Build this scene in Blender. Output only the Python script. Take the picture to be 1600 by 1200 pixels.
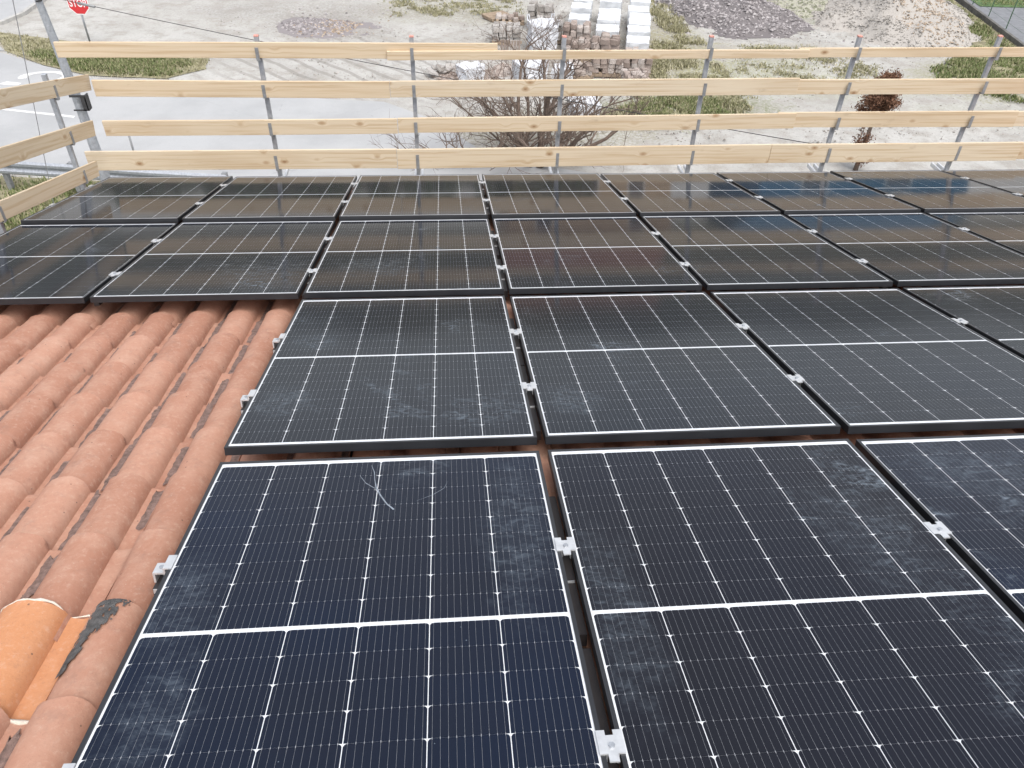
import bpy, math, random
from mathutils import Matrix, Vector, noise

# ------------------------------------------------------------------ camera, sky, sun, exposure
scene = bpy.context.scene
for o in list(bpy.data.objects):
    bpy.data.objects.remove(o)
col = scene.collection

cam_d = bpy.data.cameras.new('camera')
cam_d.sensor_width = 36.0
cam_d.lens = 36.0 * 1232.0 / 1600.0
cam_d.clip_start = 0.05
cam_d.clip_end = 4000
cam = bpy.data.objects.new('camera', cam_d)
cam.matrix_world = Matrix(((0.996832, 0.028474, -0.074266, -0.3202),
                           (-0.075089, 0.644787, -0.760665, -0.3589),
                           (0.026227, 0.763831, 0.644883, 8.1896),
                           (0, 0, 0, 1)))
col.objects.link(cam)
scene.camera = cam

SUN_EL, SUN_AZ = math.radians(62), math.radians(160)      # compass azimuth from +Y, clockwise
world = bpy.data.worlds.new('World')
scene.world = world
world.use_nodes = True
wn, wl = world.node_tree.nodes, world.node_tree.links
bg = wn['Background']
sky = wn.new('ShaderNodeTexSky')
sky.sky_type = 'NISHITA'
sky.sun_disc = False
sky.sun_elevation = SUN_EL
sky.sun_rotation = SUN_AZ
sky.air_density = 1.0
sky.dust_density = 4.0
hs = wn.new('ShaderNodeHueSaturation')                      # overcast: the blue washed out to grey
hs.inputs['Saturation'].default_value = 0.34
wl.new(sky.outputs[0], hs.inputs['Color'])
wl.new(hs.outputs[0], bg.inputs['Color'])
bg.inputs['Strength'].default_value = 0.15

sun_d = bpy.data.lights.new('sun', 'SUN')
sun_d.energy = 0.6
sun_d.angle = math.radians(40)
sun_d.color = (1.0, 0.96, 0.9)
sun = bpy.data.objects.new('sun', sun_d)
sv = Vector((math.sin(SUN_AZ) * math.cos(SUN_EL), math.cos(SUN_AZ) * math.cos(SUN_EL), math.sin(SUN_EL)))
sun.rotation_euler = sv.to_track_quat('Z', 'Y').to_euler()
sun.location = (0, 0, 40)
col.objects.link(sun)

scene.view_settings.view_transform = 'Standard'
scene.view_settings.look = 'None'
scene.view_settings.exposure = 1.0
scene.view_settings.gamma = 1
scene.view_settings.use_curve_mapping = False
scene.render.resolution_x, scene.render.resolution_y = 1024, 768

# ------------------------------------------------------------------ helpers
rnd = random.Random(7)
I4 = Matrix.Identity(4)
WM = {}


def T(x, y, z):
    return Matrix.Translation((x, y, z))


def RZ(a):
    return Matrix.Rotation(a, 4, 'Z')


def RX(a):
    return Matrix.Rotation(a, 4, 'X')


def RY(a):
    return Matrix.Rotation(a, 4, 'Y')


class MB:
    """collects faces, built as one mesh object"""

    def __init__(self):
        self.v, self.f, self.mi = [], [], []

    def add(self, vs, fs, m=0):
        k = len(self.v)
        self.v += [tuple(p) for p in vs]
        self.f += [tuple(i + k for i in f) for f in fs]
        self.mi += [m] * len(fs)

    def box(self, x0, x1, y0, y1, z0, z1, m=0, mat=None):
        vs = [Vector(p) for p in ((x0, y0, z0), (x1, y0, z0), (x1, y1, z0), (x0, y1, z0),
                                  (x0, y0, z1), (x1, y0, z1), (x1, y1, z1), (x0, y1, z1))]
        if mat:
            vs = [mat @ p for p in vs]
        self.add(vs, [(0, 3, 2, 1), (4, 5, 6, 7), (0, 1, 5, 4), (1, 2, 6, 5), (2, 3, 7, 6), (3, 0, 4, 7)], m)

    def prism(self, pts, z0, z1, m=0, mat=None):
        n = len(pts)
        vs = [Vector((x, y, z0)) for x, y in pts] + [Vector((x, y, z1)) for x, y in pts]
        if mat:
            vs = [mat @ p for p in vs]
        fs = [tuple(range(n - 1, -1, -1)), tuple(range(n, 2 * n))]
        fs += [(i, (i + 1) % n, n + (i + 1) % n, n + i) for i in range(n)]
        self.add(vs, fs, m)

    def tube(self, pts, radii, n=6, m=0, cap=True):
        pts = [Vector(p) for p in pts]
        vs, fs = [], []
        up = Vector((0.31, 0.17, 0.94)).normalized()
        for i, p in enumerate(pts):
            d = (pts[min(i + 1, len(pts) - 1)] - pts[max(i - 1, 0)])
            d = d.normalized() if d.length > 1e-9 else Vector((0, 0, 1))
            a = d.cross(up)
            if a.length < 0.1:
                a = d.cross(Vector((1, 0, 0)))
            a.normalize()
            b = d.cross(a)
            r = radii[i] if isinstance(radii, (list, tuple)) else radii
            for k in range(n):
                t = 2 * math.pi * k / n
                vs.append(p + (a * math.cos(t) + b * math.sin(t)) * r)
        for i in range(len(pts) - 1):
            for k in range(n):
                k2 = (k + 1) % n
                fs.append((i * n + k, i * n + k2, (i + 1) * n + k2, (i + 1) * n + k))
        if cap:
            fs.append(tuple(range(n - 1, -1, -1)))
            fs.append(tuple(range((len(pts) - 1) * n, len(pts) * n)))
        self.add(vs, fs, m)

    def mesh(self, name, mats, smooth=False):
        me = bpy.data.meshes.new(name)
        me.from_pydata(self.v, [], self.f)
        if not isinstance(mats, (list, tuple)):
            mats = [mats]
        for m in mats:
            me.materials.append(m)
        if len(mats) > 1:
            me.polygons.foreach_set('material_index', self.mi)
        if smooth:
            me.polygons.foreach_set('use_smooth', [True] * len(me.polygons))
        me.update()
        return me


def link(name, me, parent=None, mat=I4):
    """mat is a world matrix; the parent's world matrix is known from WM"""
    o = bpy.data.objects.new(name, me)
    col.objects.link(o)
    if parent is not None:
        o.parent = parent
        o.matrix_basis = WM[parent.name].inverted() @ mat
    else:
        o.matrix_basis = mat
    WM[o.name] = mat
    return o


def tag(o, label=None, cat=None, group=None, kind=None):
    if label:
        o['label'] = label
    if cat:
        o['category'] = cat
    if group:
        o['group'] = group
    if kind:
        o['kind'] = kind
    return o


def thing(name, label, cat, mat=I4, group=None):
    return tag(link(name, None, None, mat), label, cat, group)


def bevel(o, w, seg=2):
    b = o.modifiers.new('bevel', 'BEVEL')
    b.width = w
    b.segments = seg
    b.limit_method = 'ANGLE'


# ------------------------------------------------------------------ materials
class NT:
    def __init__(self, name):
        self.m = bpy.data.materials.new(name)
        self.m.use_nodes = True
        self.t = self.m.node_tree
        self.b = self.t.nodes['Principled BSDF']

    def n(self, typ, **kw):
        nd = self.t.nodes.new(typ)
        for k, v in kw.items():
            if k.startswith('i_'):
                key = k[2:]
                nd.inputs[int(key) if key.isdigit() else key].default_value = v
            else:
                setattr(nd, k, v)
        return nd

    def l(self, a, b):
        self.t.links.new(a, b)

    def put(self, sock, v):
        if hasattr(v, 'is_output'):
            self.l(v, sock)
        else:
            sock.default_value = v

    def math(self, op, a, b=None, c=None, clamp=False):
        nd = self.n('ShaderNodeMath', operation=op, use_clamp=clamp)
        self.put(nd.inputs[0], a)
        if b is not None:
            self.put(nd.inputs[1], b)
        if c is not None:
            self.put(nd.inputs[2], c)
        return nd.outputs[0]

    def pos(self):
        return self.n('ShaderNodeNewGeometry').outputs['Position']

    def obj(self):
        return self.n('ShaderNodeTexCoord').outputs['Object']

    def sep(self, v):
        s = self.n('ShaderNodeSeparateXYZ')
        self.l(v, s.inputs[0])
        return s.outputs

    def mapv(self, v, sc=(1, 1, 1), loc=(0, 0, 0), rot=(0, 0, 0)):
        mp = self.n('ShaderNodeMapping')
        self.put(mp.inputs['Vector'], v)
        mp.inputs['Scale'].default_value = sc
        mp.inputs['Location'].default_value = loc
        mp.inputs['Rotation'].default_value = rot
        return mp.outputs[0]

    def addv(self, a, b):
        nd = self.n('ShaderNodeVectorMath', operation='ADD')
        self.put(nd.inputs[0], a)
        self.put(nd.inputs[1], b)
        return nd.outputs[0]

    def noise(self, v, scale, detail=4, rough=0.55, dist=0.0):
        nd = self.n('ShaderNodeTexNoise')
        self.put(nd.inputs['Vector'], v)
        nd.inputs['Scale'].default_value = scale
        nd.inputs['Detail'].default_value = detail
        nd.inputs['Roughness'].default_value = rough
        nd.inputs['Distortion'].default_value = dist
        return nd.outputs['Fac']

    def voro(self, v, scale, feature='F1', out='Distance'):
        nd = self.n('ShaderNodeTexVoronoi', feature=feature)
        self.put(nd.inputs['Vector'], v)
        nd.inputs['Scale'].default_value = scale
        return nd.outputs[out]

    def ramp(self, f, stops):
        nd = self.n('ShaderNodeValToRGB')
        self.put(nd.inputs[0], f)
        e = nd.color_ramp.elements
        while len(e) < len(stops):
            e.new(0.5)
        for el, (p, c) in zip(e, stops):
            el.position = p
            el.color = (c, c, c, 1) if isinstance(c, (int, float)) else tuple(c) + (1,)
        return nd.outputs[0]

    def mix(self, f, a, b, mode='MIX'):
        nd = self.n('ShaderNodeMix', data_type='RGBA', blend_type=mode)
        self.put(nd.inputs[0], f)
        for s, v in ((nd.inputs[6], a), (nd.inputs[7], b)):
            if isinstance(v, (tuple, list)):
                s.default_value = tuple(v) + (1,) if len(v) == 3 else v
            else:
                self.l(v, s)
        return nd.outputs[2]

    def smooth(self, v, a, b):
        nd = self.n('ShaderNodeMapRange', interpolation_type='SMOOTHSTEP')
        self.put(nd.inputs[0], v)
        nd.inputs[1].default_value = a
        nd.inputs[2].default_value = b
        return nd.outputs[0]

    def bump(self, h, strength=0.3, dist=0.01):
        nd = self.n('ShaderNodeBump')
        nd.inputs['Strength'].default_value = strength
        nd.inputs['Distance'].default_value = dist
        self.l(h, nd.inputs['Height'])
        self.l(nd.outputs[0], self.b.inputs['Normal'])

    def out(self, colr=None, rough=None, metal=None, spec=None, ior=None):
        for k, v in (('Base Color', colr), ('Roughness', rough), ('Metallic', metal),
                     ('Specular IOR Level', spec), ('IOR', ior)):
            if v is None:
                continue
            if isinstance(v, (tuple, list)):
                v = tuple(v) + (1,)
            self.put(self.b.inputs[k], v)
        return self.m

    def rand(self):
        """random per object and per loose piece"""
        a = self.n('ShaderNodeObjectInfo').outputs['Random']
        b = self.n('ShaderNodeNewGeometry').outputs['Random Per Island']
        return self.math('FRACT', self.math('ADD', a, self.math('MULTIPLY', b, 7.31)))


def plain(name, colr, rough=0.6, metal=0.0, var=0.15, scale=12.0, bump=0.0):
    t = NT(name)
    p = t.pos()
    n = t.noise(p, scale, 5, 0.6)
    dark = tuple(c * (1 - var) for c in colr)
    lite = tuple(min(1, c * (1 + var)) for c in colr)
    c = t.ramp(n, [(0.3, dark), (0.7, lite)])
    t.out(c, t.math('ADD', rough - 0.08, t.math('MULTIPLY', n, 0.16)), metal)
    if bump:
        t.bump(t.noise(p, scale * 6, 3), bump, 0.01)
    return t.m


def ell(t, x, y, nz, cx, cy, rx, ry, rot=0.0, amp=0.9, a=1.15, b=0.6):
    """soft ragged patch on the ground, with a shape of its own"""
    ca, sa = math.cos(rot), math.sin(rot)
    dx = t.math('SUBTRACT', x, cx)
    dy = t.math('SUBTRACT', y, cy)
    ex = t.math('DIVIDE', t.math('ADD', t.math('MULTIPLY', dx, ca), t.math('MULTIPLY', dy, sa)), rx)
    ey = t.math('DIVIDE', t.math('SUBTRACT', t.math('MULTIPLY', dy, ca), t.math('MULTIPLY', dx, sa)), ry)
    d = t.math('SQRT', t.math('ADD', t.math('MULTIPLY', ex, ex), t.math('MULTIPLY', ey, ey)))
    d = t.math('ADD', d, t.math('MULTIPLY', t.math('SUBTRACT', nz, 0.5), amp * 2))
    return t.smooth(d, a, b)


def mat_cell():
    t = NT('solar_cell')
    ob = t.obj()
    x, y, z = t.sep(ob)
    # ten silver busbars along the panel, swelling to a dot at the cell ends
    u = t.math('ABSOLUTE', t.math('SUBTRACT', t.math('FRACT', t.math('ADD', t.math('DIVIDE', x, 0.01805), 10.5)), 0.5))
    vloc = t.math('ABSOLUTE', t.math('SUBTRACT', t.math('FRACT', t.math('ADD', t.math('DIVIDE', y, 0.0911), 50.5)), 0.5))
    end = t.smooth(vloc, 0.455, 0.48)
    wid = t.math('ADD', 0.0095, t.math('MULTIPLY', end, 0.034))
    bar = t.math('LESS_THAN', t.math('SUBTRACT', 0.5, u), wid)
    pos = t.pos()
    rn = t.n('ShaderNodeObjectInfo').outputs['Random']
    tone = t.mix(t.math('MULTIPLY', rn, 0.25), t.n('ShaderNodeObjectInfo').outputs['Color'], (0.010, 0.012, 0.020))
    broad = t.noise(pos, 0.55, 2)
    tone = t.mix(t.math('MULTIPLY', t.smooth(broad, 0.45, 0.65), 0.5), tone, (0.011, 0.0105, 0.012))
    c = t.mix(bar, tone, (0.28, 0.29, 0.31))
    # dust film and wiped smudges on the glass
    sm = t.noise(t.mapv(pos, (1, 1, 1)), 3.2, 6, 0.62, 0.6)
    fine = t.noise(t.mapv(pos, (1, 1.8, 1), rot=(0, 0, 0.5)), 20, 6, 0.72, 0.8)
    where = t.smooth(t.noise(pos, 1.15, 2), 0.48, 0.66)
    d = t.math('MULTIPLY', t.math('MULTIPLY', t.smooth(sm, 0.5, 0.75), t.smooth(fine, 0.42, 0.72)), where)
    wx, wy, wz = t.sep(pos)
    sm2 = t.noise(pos, 7.0, 6, 0.7, 0.8)
    for (cx, cy, rx, ry) in ((-0.13, 1.22, 0.12, 0.40), (-1.08, 0.95, 0.12, 0.22), (-1.02, 0.6, 0.10, 0.2), (0.10, 0.85, 0.10, 0.35), (0.16, 2.05, 0.14, 0.16),
                             (-1.0, 2.1, 0.14, 0.14), (-0.97, 2.75, 0.14, 0.12), (0.95, 1.10, 0.18, 0.30), (-0.75, 3.95, 0.30, 0.25), (-1.45, 3.9, 0.3, 0.3), (1.5, 1.45, 0.3, 0.2)):
        d = t.math('MAXIMUM', d, t.math('MULTIPLY', ell(t, wx, wy, sm2, cx, cy, rx, ry, 0.0, 1.0, 1.2, 0.3), t.math('ADD', 0.03, t.math('MULTIPLY', t.smooth(fine, 0.42, 0.78), 0.34))))
    speck = t.math('LESS_THAN', t.voro(pos, 9.0), 0.018)
    dust = t.math('ADD', t.math('MULTIPLY', d, 0.45), t.math('MULTIPLY', speck, 0.35), clamp=True)
    dust = t.math('ADD', dust, 0.006)
    c = t.mix(dust, c, (0.36, 0.44, 0.52))
    t.out(c, t.math('ADD', 0.075, t.math('MULTIPLY', dust, 0.9)), 0.0, None, 1.24)
    return t.m


def mat_backsheet():
    t = NT('white_backsheet')
    t.out((0.66, 0.68, 0.71), 0.08, 0, None, 1.24)
    return t.m


def mat_tile(name, a, b, c3, stain=0.55):
    t = NT(name)
    p = t.pos()
    ob = t.obj()
    r = t.rand()
    off = t.n('ShaderNodeCombineXYZ')
    t.l(t.math('MULTIPLY', r, 13.0), off.inputs[0])
    q = t.addv(p, off.outputs[0])
    n1 = t.noise(q, 9, 6, 0.62)
    n2 = t.noise(q, 55, 5, 0.7)
    base = t.mix(r, a, b)
    base = t.mix(t.math('MULTIPLY', t.smooth(n1, 0.38, 0.75), 0.6), base, c3)
    # lichen bloom and dirt
    bloom = t.smooth(t.noise(p, 22, 6, 0.7), 0.55, 0.8)
    base = t.mix(t.math('MULTIPLY', bloom, 0.14), base, (0.46, 0.36, 0.29))
    dirt = t.math('MULTIPLY', t.smooth(t.noise(p, 14, 5, 0.7), 0.52, 0.75), stain)
    base = t.mix(dirt, base, (0.19, 0.135, 0.115))
    sp = t.math('LESS_THAN', t.voro(p, 16), 0.05)
    base = t.mix(t.math('MULTIPLY', sp, 0.75), base, (0.09, 0.06, 0.05))
    base = t.mix(t.math('MULTIPLY', t.smooth(n2, 0.5, 0.75), 0.32), base, (0.58, 0.44, 0.35))
    base = t.mix(t.math('MULTIPLY', t.smooth(n2, 0.48, 0.25), 0.28), base, (0.24, 0.13, 0.09))
    n4 = t.noise(p, 190, 3, 0.7)
    base = t.mix(t.math('MULTIPLY', t.smooth(n4, 0.58, 0.72), 0.28), base, (0.20, 0.12, 0.09))
    sp2 = t.math('LESS_THAN', t.math('ADD', t.voro(p, 38), t.math('MULTIPLY', n1, 0.12)), 0.115)
    base = t.mix(t.math('MULTIPLY', sp2, stain * 1.6), base, (0.56, 0.47, 0.38))
    t.out(base, 0.85, 0, 0.25)
    t.bump(t.math('ADD', t.math('ADD', n2, t.math('MULTIPLY', n4, 0.5)), t.math('MULTIPLY', n1, 1.2)), 0.32, 0.006)
    return t.m


def mat_wood():
    t = NT('spruce_plank')
    ob = t.obj()
    r = t.n('ShaderNodeObjectInfo').outputs['Random']
    off = t.n('ShaderNodeCombineXYZ')
    t.l(t.math('MULTIPLY', r, 37.0), off.inputs[0])
    t.l(t.math('MULTIPLY', r, 11.0), off.inputs[1])
    q = t.addv(ob, off.outputs[0])
    kn = t.voro(t.mapv(q, (3.2, 1.0, 6.0)), 1.0)
    near = t.smooth(kn, 0.33, 0.0)
    warp = t.n('ShaderNodeCombineXYZ')
    t.l(t.math('MULTIPLY', near, 0.05), warp.inputs[2])
    q2 = t.addv(q, warp.outputs[0])
    g = t.noise(t.mapv(q2, (0.9, 26, 42)), 1.0, 6, 0.6, 0.3)
    g2 = t.noise(t.mapv(q2, (0.5, 4, 7)), 1.0, 4, 0.6)
    g3 = t.noise(t.mapv(q, (2.5, 30, 160)), 1.0, 3, 0.6)
    c = t.mix(g2, (0.61, 0.535, 0.42), (0.59, 0.48, 0.335))
    c = t.mix(t.math('MULTIPLY', r, 0.7), c, (0.58, 0.455, 0.31))
    c = t.mix(t.smooth(t.noise(t.mapv(q, (0.7, 2, 3)), 1.0, 3), 0.45, 0.8), c, (0.50, 0.39, 0.265))
    c = t.mix(t.math('MULTIPLY', t.smooth(g, 0.46, 0.66), 0.6), c, (0.43, 0.30, 0.17))
    c = t.mix(t.math('MULTIPLY', t.smooth(g3, 0.5, 0.75), 0.18), c, (0.36, 0.26, 0.16))
    rn = t.noise(t.mapv(q, (3.2, 1, 6)), 6, 3)
    c = t.mix(t.math('MULTIPLY', t.smooth(t.math('ADD', kn, t.math('MULTIPLY', rn, 0.06)), 0.22, 0.09), 0.7), c, (0.32, 0.19, 0.09))
    c = t.mix(t.math('MULTIPLY', t.smooth(kn, 0.075, 0.035), 0.6), c, (0.19, 0.10, 0.05))
    st = t.smooth(t.noise(t.mapv(q, (3, 3, 9)), 1.0, 5, 0.7), 0.6, 0.78)
    c = t.mix(t.math('MULTIPLY', st, 0.45), c, (0.30, 0.22, 0.15))
    t.out(c, 0.75, 0, 0.3)
    t.bump(t.math('ADD', g, g3), 0.25, 0.003)
    return t.m


def mat_yard():
    t = NT('gravel_yard')
    p = t.pos()
    x, y, z = t.sep(p)
    n0 = t.noise(p, 0.35, 5, 0.6)
    n1 = t.noise(p, 1.6, 7, 0.65)
    n2 = t.noise(p, 11, 5, 0.7)
    n3 = t.noise(p, 42, 3, 0.7)
    c = t.mix(t.smooth(n0, 0.35, 0.65), (0.445, 0.437, 0.415), (0.37, 0.36, 0.336))
    c = t.mix(t.math('MULTIPLY', t.smooth(n1, 0.44, 0.64), 0.7), c, (0.29, 0.27, 0.24))
    c = t.mix(t.math('MULTIPLY', t.smooth(n2, 0.48, 0.72), 0.55), c, (0.25, 0.235, 0.215))
    c = t.mix(t.math('MULTIPLY', t.smooth(n3, 0.52, 0.7), 0.4), c, (0.56, 0.55, 0.52))
    # wheel tracks
    w = t.n('ShaderNodeTexWave', wave_type='BANDS', bands_direction='X')
    t.put(w.inputs['Vector'], t.mapv(p, (1, 1, 1), rot=(0, 0, -0.75)))
    w.inputs['Scale'].default_value = 0.55
    w.inputs['Distortion'].default_value = 1.2
    w.inputs['Detail'].default_value = 3
    tr = t.math('MULTIPLY', t.smooth(w.outputs['Fac'], 0.72, 0.95), ell(t, x, y, n1, -3.0, 24.5, 4.5, 3.2, 0.0))
    c = t.mix(t.math('MULTIPLY', tr, 0.55), c, (0.22, 0.205, 0.185))
    # muddy, stained and overgrown places
    for (cx, cy, rx, ry, rot, colr, s) in (
            (-4.3, 28.5, 2.3, 1.5, -0.25, (0.23, 0.21, 0.19), 0.75), (-5.3, 30.3, 4.5, 1.3, 0.0, (0.27, 0.255, 0.235), 0.7),
            (0.2, 30.6, 3.2, 2.0, 0.0, (0.26, 0.245, 0.17), 0.55), (-13.6, 26.6, 3.0, 0.7, -0.3, (0.26, 0.22, 0.13), 0.8),
            (-9.6, 26.0, 3.2, 0.5, 0.0, (0.25, 0.22, 0.14), 0.7), (7.0, 25.0, 1.8, 4.6, -0.15, (0.23, 0.21, 0.10), 0.85),
            (6.2, 21.0, 3.2, 1.3, 0.1, (0.15, 0.16, 0.06), 0.85), (9.3, 24.2, 2.6, 1.4, 0.2, (0.27, 0.27, 0.15), 0.65),
            (13.5, 31.2, 2.6, 2.6, 0.0, (0.22, 0.225, 0.15), 0.75), (10.8, 26.2, 3.0, 0.7, 0.0, (0.30, 0.27, 0.19), 0.5),
            (16.8, 23.4, 3.2, 1.9, 0.15, (0.22, 0.21, 0.10), 0.8), (2.6, 19.6, 3.0, 1.6, 0.0, (0.20, 0.18, 0.10), 0.6),
            (3.8, 25.5, 3.5, 3.0, 0.0, (0.25, 0.22, 0.19), 0.65), (14.5, 20.5, 2.6, 1.0, 0.0, (0.30, 0.30, 0.23), 0.4),
            (11.6, 22.6, 3.2, 1.2, 0.0, (0.31, 0.31, 0.22), 0.5)):
        c = t.mix(t.math('MULTIPLY', t.math('MULTIPLY', ell(t, x, y, n1, cx, cy, rx, ry, rot), s * 0.95), t.smooth(n2, 0.3, 0.62)), c, colr)
    t.out(c, 0.9, 0, 0.3)
    t.bump(t.math('ADD', t.math('MULTIPLY', n1, 2.0), t.math('ADD', n2, n3)), 0.5, 0.05)
    return t.m


def mat_road():
    t = NT('worn_asphalt')
    p = t.pos()
    n1 = t.noise(p, 0.5, 6, 0.6)
    n2 = t.noise(p, 60, 4, 0.8)
    cr = t.voro(t.addv(p, t.mapv(t.pos(), (0, 0, 0))), 0.22, 'DISTANCE_TO_EDGE')
    c = t.mix(t.smooth(n1, 0.35, 0.65), (0.385, 0.388, 0.388), (0.33, 0.333, 0.335))
    c = t.mix(t.math('MULTIPLY', t.smooth(n2, 0.5, 0.72), 0.5), c, (0.22, 0.22, 0.225))
    crk = t.math('MULTIPLY', t.math('LESS_THAN', t.math('ADD', cr, t.math('MULTIPLY', t.noise(p, 3, 4), 0.02)), 0.010), 0.22)
    c = t.mix(crk, c, (0.15, 0.15, 0.15))
    t.out(c, t.math('ADD', 0.42, t.math('MULTIPLY', n1, 0.2)), 0, 0.5)
    t.bump(n2, 0.25, 0.004)
    return t.m


def mat_leaf(name, stops, rough=0.7):
    t = NT(name)
    c = t.ramp(t.rand(), stops)
    t.out(c, rough, 0, 0.25)
    return t.m


def mat_gravel(name, stops):
    t = NT(name)
    c = t.ramp(t.rand(), stops)
    n = t.noise(t.pos(), 25, 4, 0.7)
    c = t.mix(t.math('MULTIPLY', t.smooth(n, 0.45, 0.7), 0.4), c, (0.16, 0.145, 0.13))
    t.out(c, 0.9, 0, 0.25)
    return t.m


M = {}
M['cell'] = mat_cell()
M['backsheet'] = mat_backsheet()
M['frame'] = plain('black_anodised_frame', (0.018, 0.019, 0.022), 0.38, 0.0, 0.2, 9)
M['alu'] = plain('bright_aluminium', (0.60, 0.61, 0.62), 0.36, 0.5, 0.12, 40)
M['rail_and_gap_shade'] = plain('dark_rail_and_gap_shade', (0.022, 0.018, 0.018), 0.6, 0.0, 0.2, 20)  # black of the rails, also paints the shade in the panel gaps
M['tile'] = mat_tile('weathered_terracotta', (0.435, 0.235, 0.165), (0.345, 0.17, 0.115), (0.47, 0.295, 0.22), 0.3)
M['tile_new'] = mat_tile('new_orange_terracotta', (0.49, 0.225, 0.11), (0.49, 0.225, 0.11), (0.53, 0.27, 0.15), 0.12)
M['mortar'] = plain('pale_mortar', (0.62, 0.56, 0.48), 0.9, 0, 0.25, 40, 0.4)
M['bitumen'] = plain('dry_bitumen_smear', (0.085, 0.083, 0.082), 0.75, 0, 0.5, 45, 0.8)
M['channel_strip'] = plain('grey_brown_strip', (0.20, 0.135, 0.115), 0.95, 0, 0.45, 50, 0.6)
M['deck'] = plain('roof_deck', (0.10, 0.055, 0.04), 0.9)
M['plaster'] = plain('pale_plaster', (0.55, 0.48, 0.37), 0.9, 0, 0.1, 3, 0.2)
M['wood'] = mat_wood()
M['galv'] = plain('galvanised_steel', (0.36, 0.38, 0.41), 0.45, 0.45, 0.22, 24)
M['galv_dark'] = plain('dull_grey_steel', (0.26, 0.265, 0.27), 0.55, 0.3, 0.25, 20)
M['galv_pale'] = plain('pale_zinc_steel', (0.74, 0.75, 0.76), 0.45, 0.1, 0.1, 20)
M['redcap'] = plain('red_marker_paint', (0.55, 0.27, 0.22), 0.7, 0, 0.3, 60)
M['white_paint'] = plain('white_paint', (0.74, 0.74, 0.73), 0.55, 0, 0.1, 12)
M['road_paint'] = plain('worn_road_paint', (0.62, 0.62, 0.61), 0.6, 0, 0.2, 6)
M['stop_red'] = plain('stop_sign_red', (0.56, 0.03, 0.035), 0.4, 0, 0.1, 6)
M['black'] = plain('black_plastic', (0.03, 0.03, 0.032), 0.5, 0, 0.2, 20)
M['yard'] = mat_yard()
M['road'] = mat_road()
M['kerb'] = plain('concrete_kerb', (0.40, 0.39, 0.37), 0.85, 0, 0.2, 5, 0.3)
M['darkwall'] = plain('damp_concrete', (0.12, 0.115, 0.105), 0.85, 0, 0.4, 4, 0.4)
M['path'] = plain('grey_tarmac', (0.17, 0.175, 0.185), 0.7, 0, 0.2, 4, 0.3)
M['soil'] = plain('mossy_soil', (0.23, 0.21, 0.13), 0.95, 0, 0.4, 3, 0.6)
M['lawn'] = plain('lawn_soil', (0.08, 0.14, 0.05), 0.95, 0, 0.3, 3, 0.6)
M['grass'] = mat_leaf('short_grass', [(0.0, (0.10, 0.14, 0.045)), (0.45, (0.15, 0.185, 0.07)), (0.75, (0.24, 0.235, 0.12)), (1.0, (0.36, 0.32, 0.21))])
M['drygrass'] = mat_leaf('dry_grass', [(0.0, (0.20, 0.20, 0.10)), (0.5, (0.30, 0.28, 0.17)), (1.0, (0.40, 0.37, 0.27))])
M['bark'] = plain('grey_brown_bark', (0.135, 0.10, 0.08), 0.9, 0, 0.35, 14, 0.4)
M['twig'] = plain('twig_bark', (0.14, 0.105, 0.085), 0.9, 0, 0.3, 6)
M['redleaf'] = mat_leaf('withered_leaf', [(0.0, (0.095, 0.045, 0.026)), (0.5, (0.15, 0.075, 0.045)), (1.0, (0.25, 0.14, 0.09))])
M['wrap'] = plain('white_plastic_wrap', (0.58, 0.595, 0.61), 0.4, 0, 0.12, 4, 0.4)
M['bag'] = plain('white_woven_bag', (0.58, 0.595, 0.625), 0.65, 0, 0.12, 5, 0.4)
M['pallet'] = plain('weathered_pallet_wood', (0.30, 0.23, 0.165), 0.85, 0, 0.25, 8, 0.3)
M['stone'] = mat_gravel('tan_stone', [(0.0, (0.22, 0.175, 0.15)), (0.5, (0.32, 0.265, 0.235)), (1.0, (0.43, 0.39, 0.36))])
M['block'] = mat_gravel('grey_stone', [(0.0, (0.26, 0.24, 0.22)), (0.5, (0.34, 0.32, 0.30)), (1.0, (0.42, 0.40, 0.38))])
M['gravel_dark'] = mat_gravel('mauve_gravel', [(0.0, (0.14, 0.128, 0.13)), (0.5, (0.245, 0.225, 0.228)), (1.0, (0.40, 0.375, 0.375))])
M['gravel_pale'] = mat_gravel('pale_gravel', [(0.0, (0.20, 0.185, 0.165)), (0.5, (0.31, 0.29, 0.265)), (1.0, (0.42, 0.395, 0.365))])
M['gravel_tan'] = mat_gravel('tan_gravel', [(0.0, (0.20, 0.15, 0.105)), (0.5, (0.32, 0.25, 0.185)), (1.0, (0.43, 0.36, 0.285))])
M['gravel_green'] = mat_gravel('mossy_gravel', [(0.0, (0.13, 0.145, 0.085)), (0.5, (0.24, 0.245, 0.175)), (1.0, (0.38, 0.37, 0.31))])
M['wire_green'] = plain('green_wire', (0.06, 0.11, 0.07), 0.5, 0, 0.2, 20)
M['hill'] = plain('wooded_hill', (0.075, 0.075, 0.05), 0.95, 0, 0.4, 0.05)
M['scuff'] = plain('chalky_scuff', (0.20, 0.23, 0.27), 0.8, 0, 0.4, 60)

# ------------------------------------------------------------------ roof frame: u along the eaves, v down the slope, n outwards
TILT = math.radians(15)
ZR = 6.6
ROOF = T(0, 0, ZR) @ RX(-TILT)


def rf(u, v, n=0.0):
    return ROOF @ T(u, v, n)


# ------------------------------------------------------------------ ground, roads, hills
def fbm(x, y, s, seed=0.0, oct=4):
    return noise.fractal(Vector((x * s, y * s, seed)), 1.0, 2.0, oct)


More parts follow.
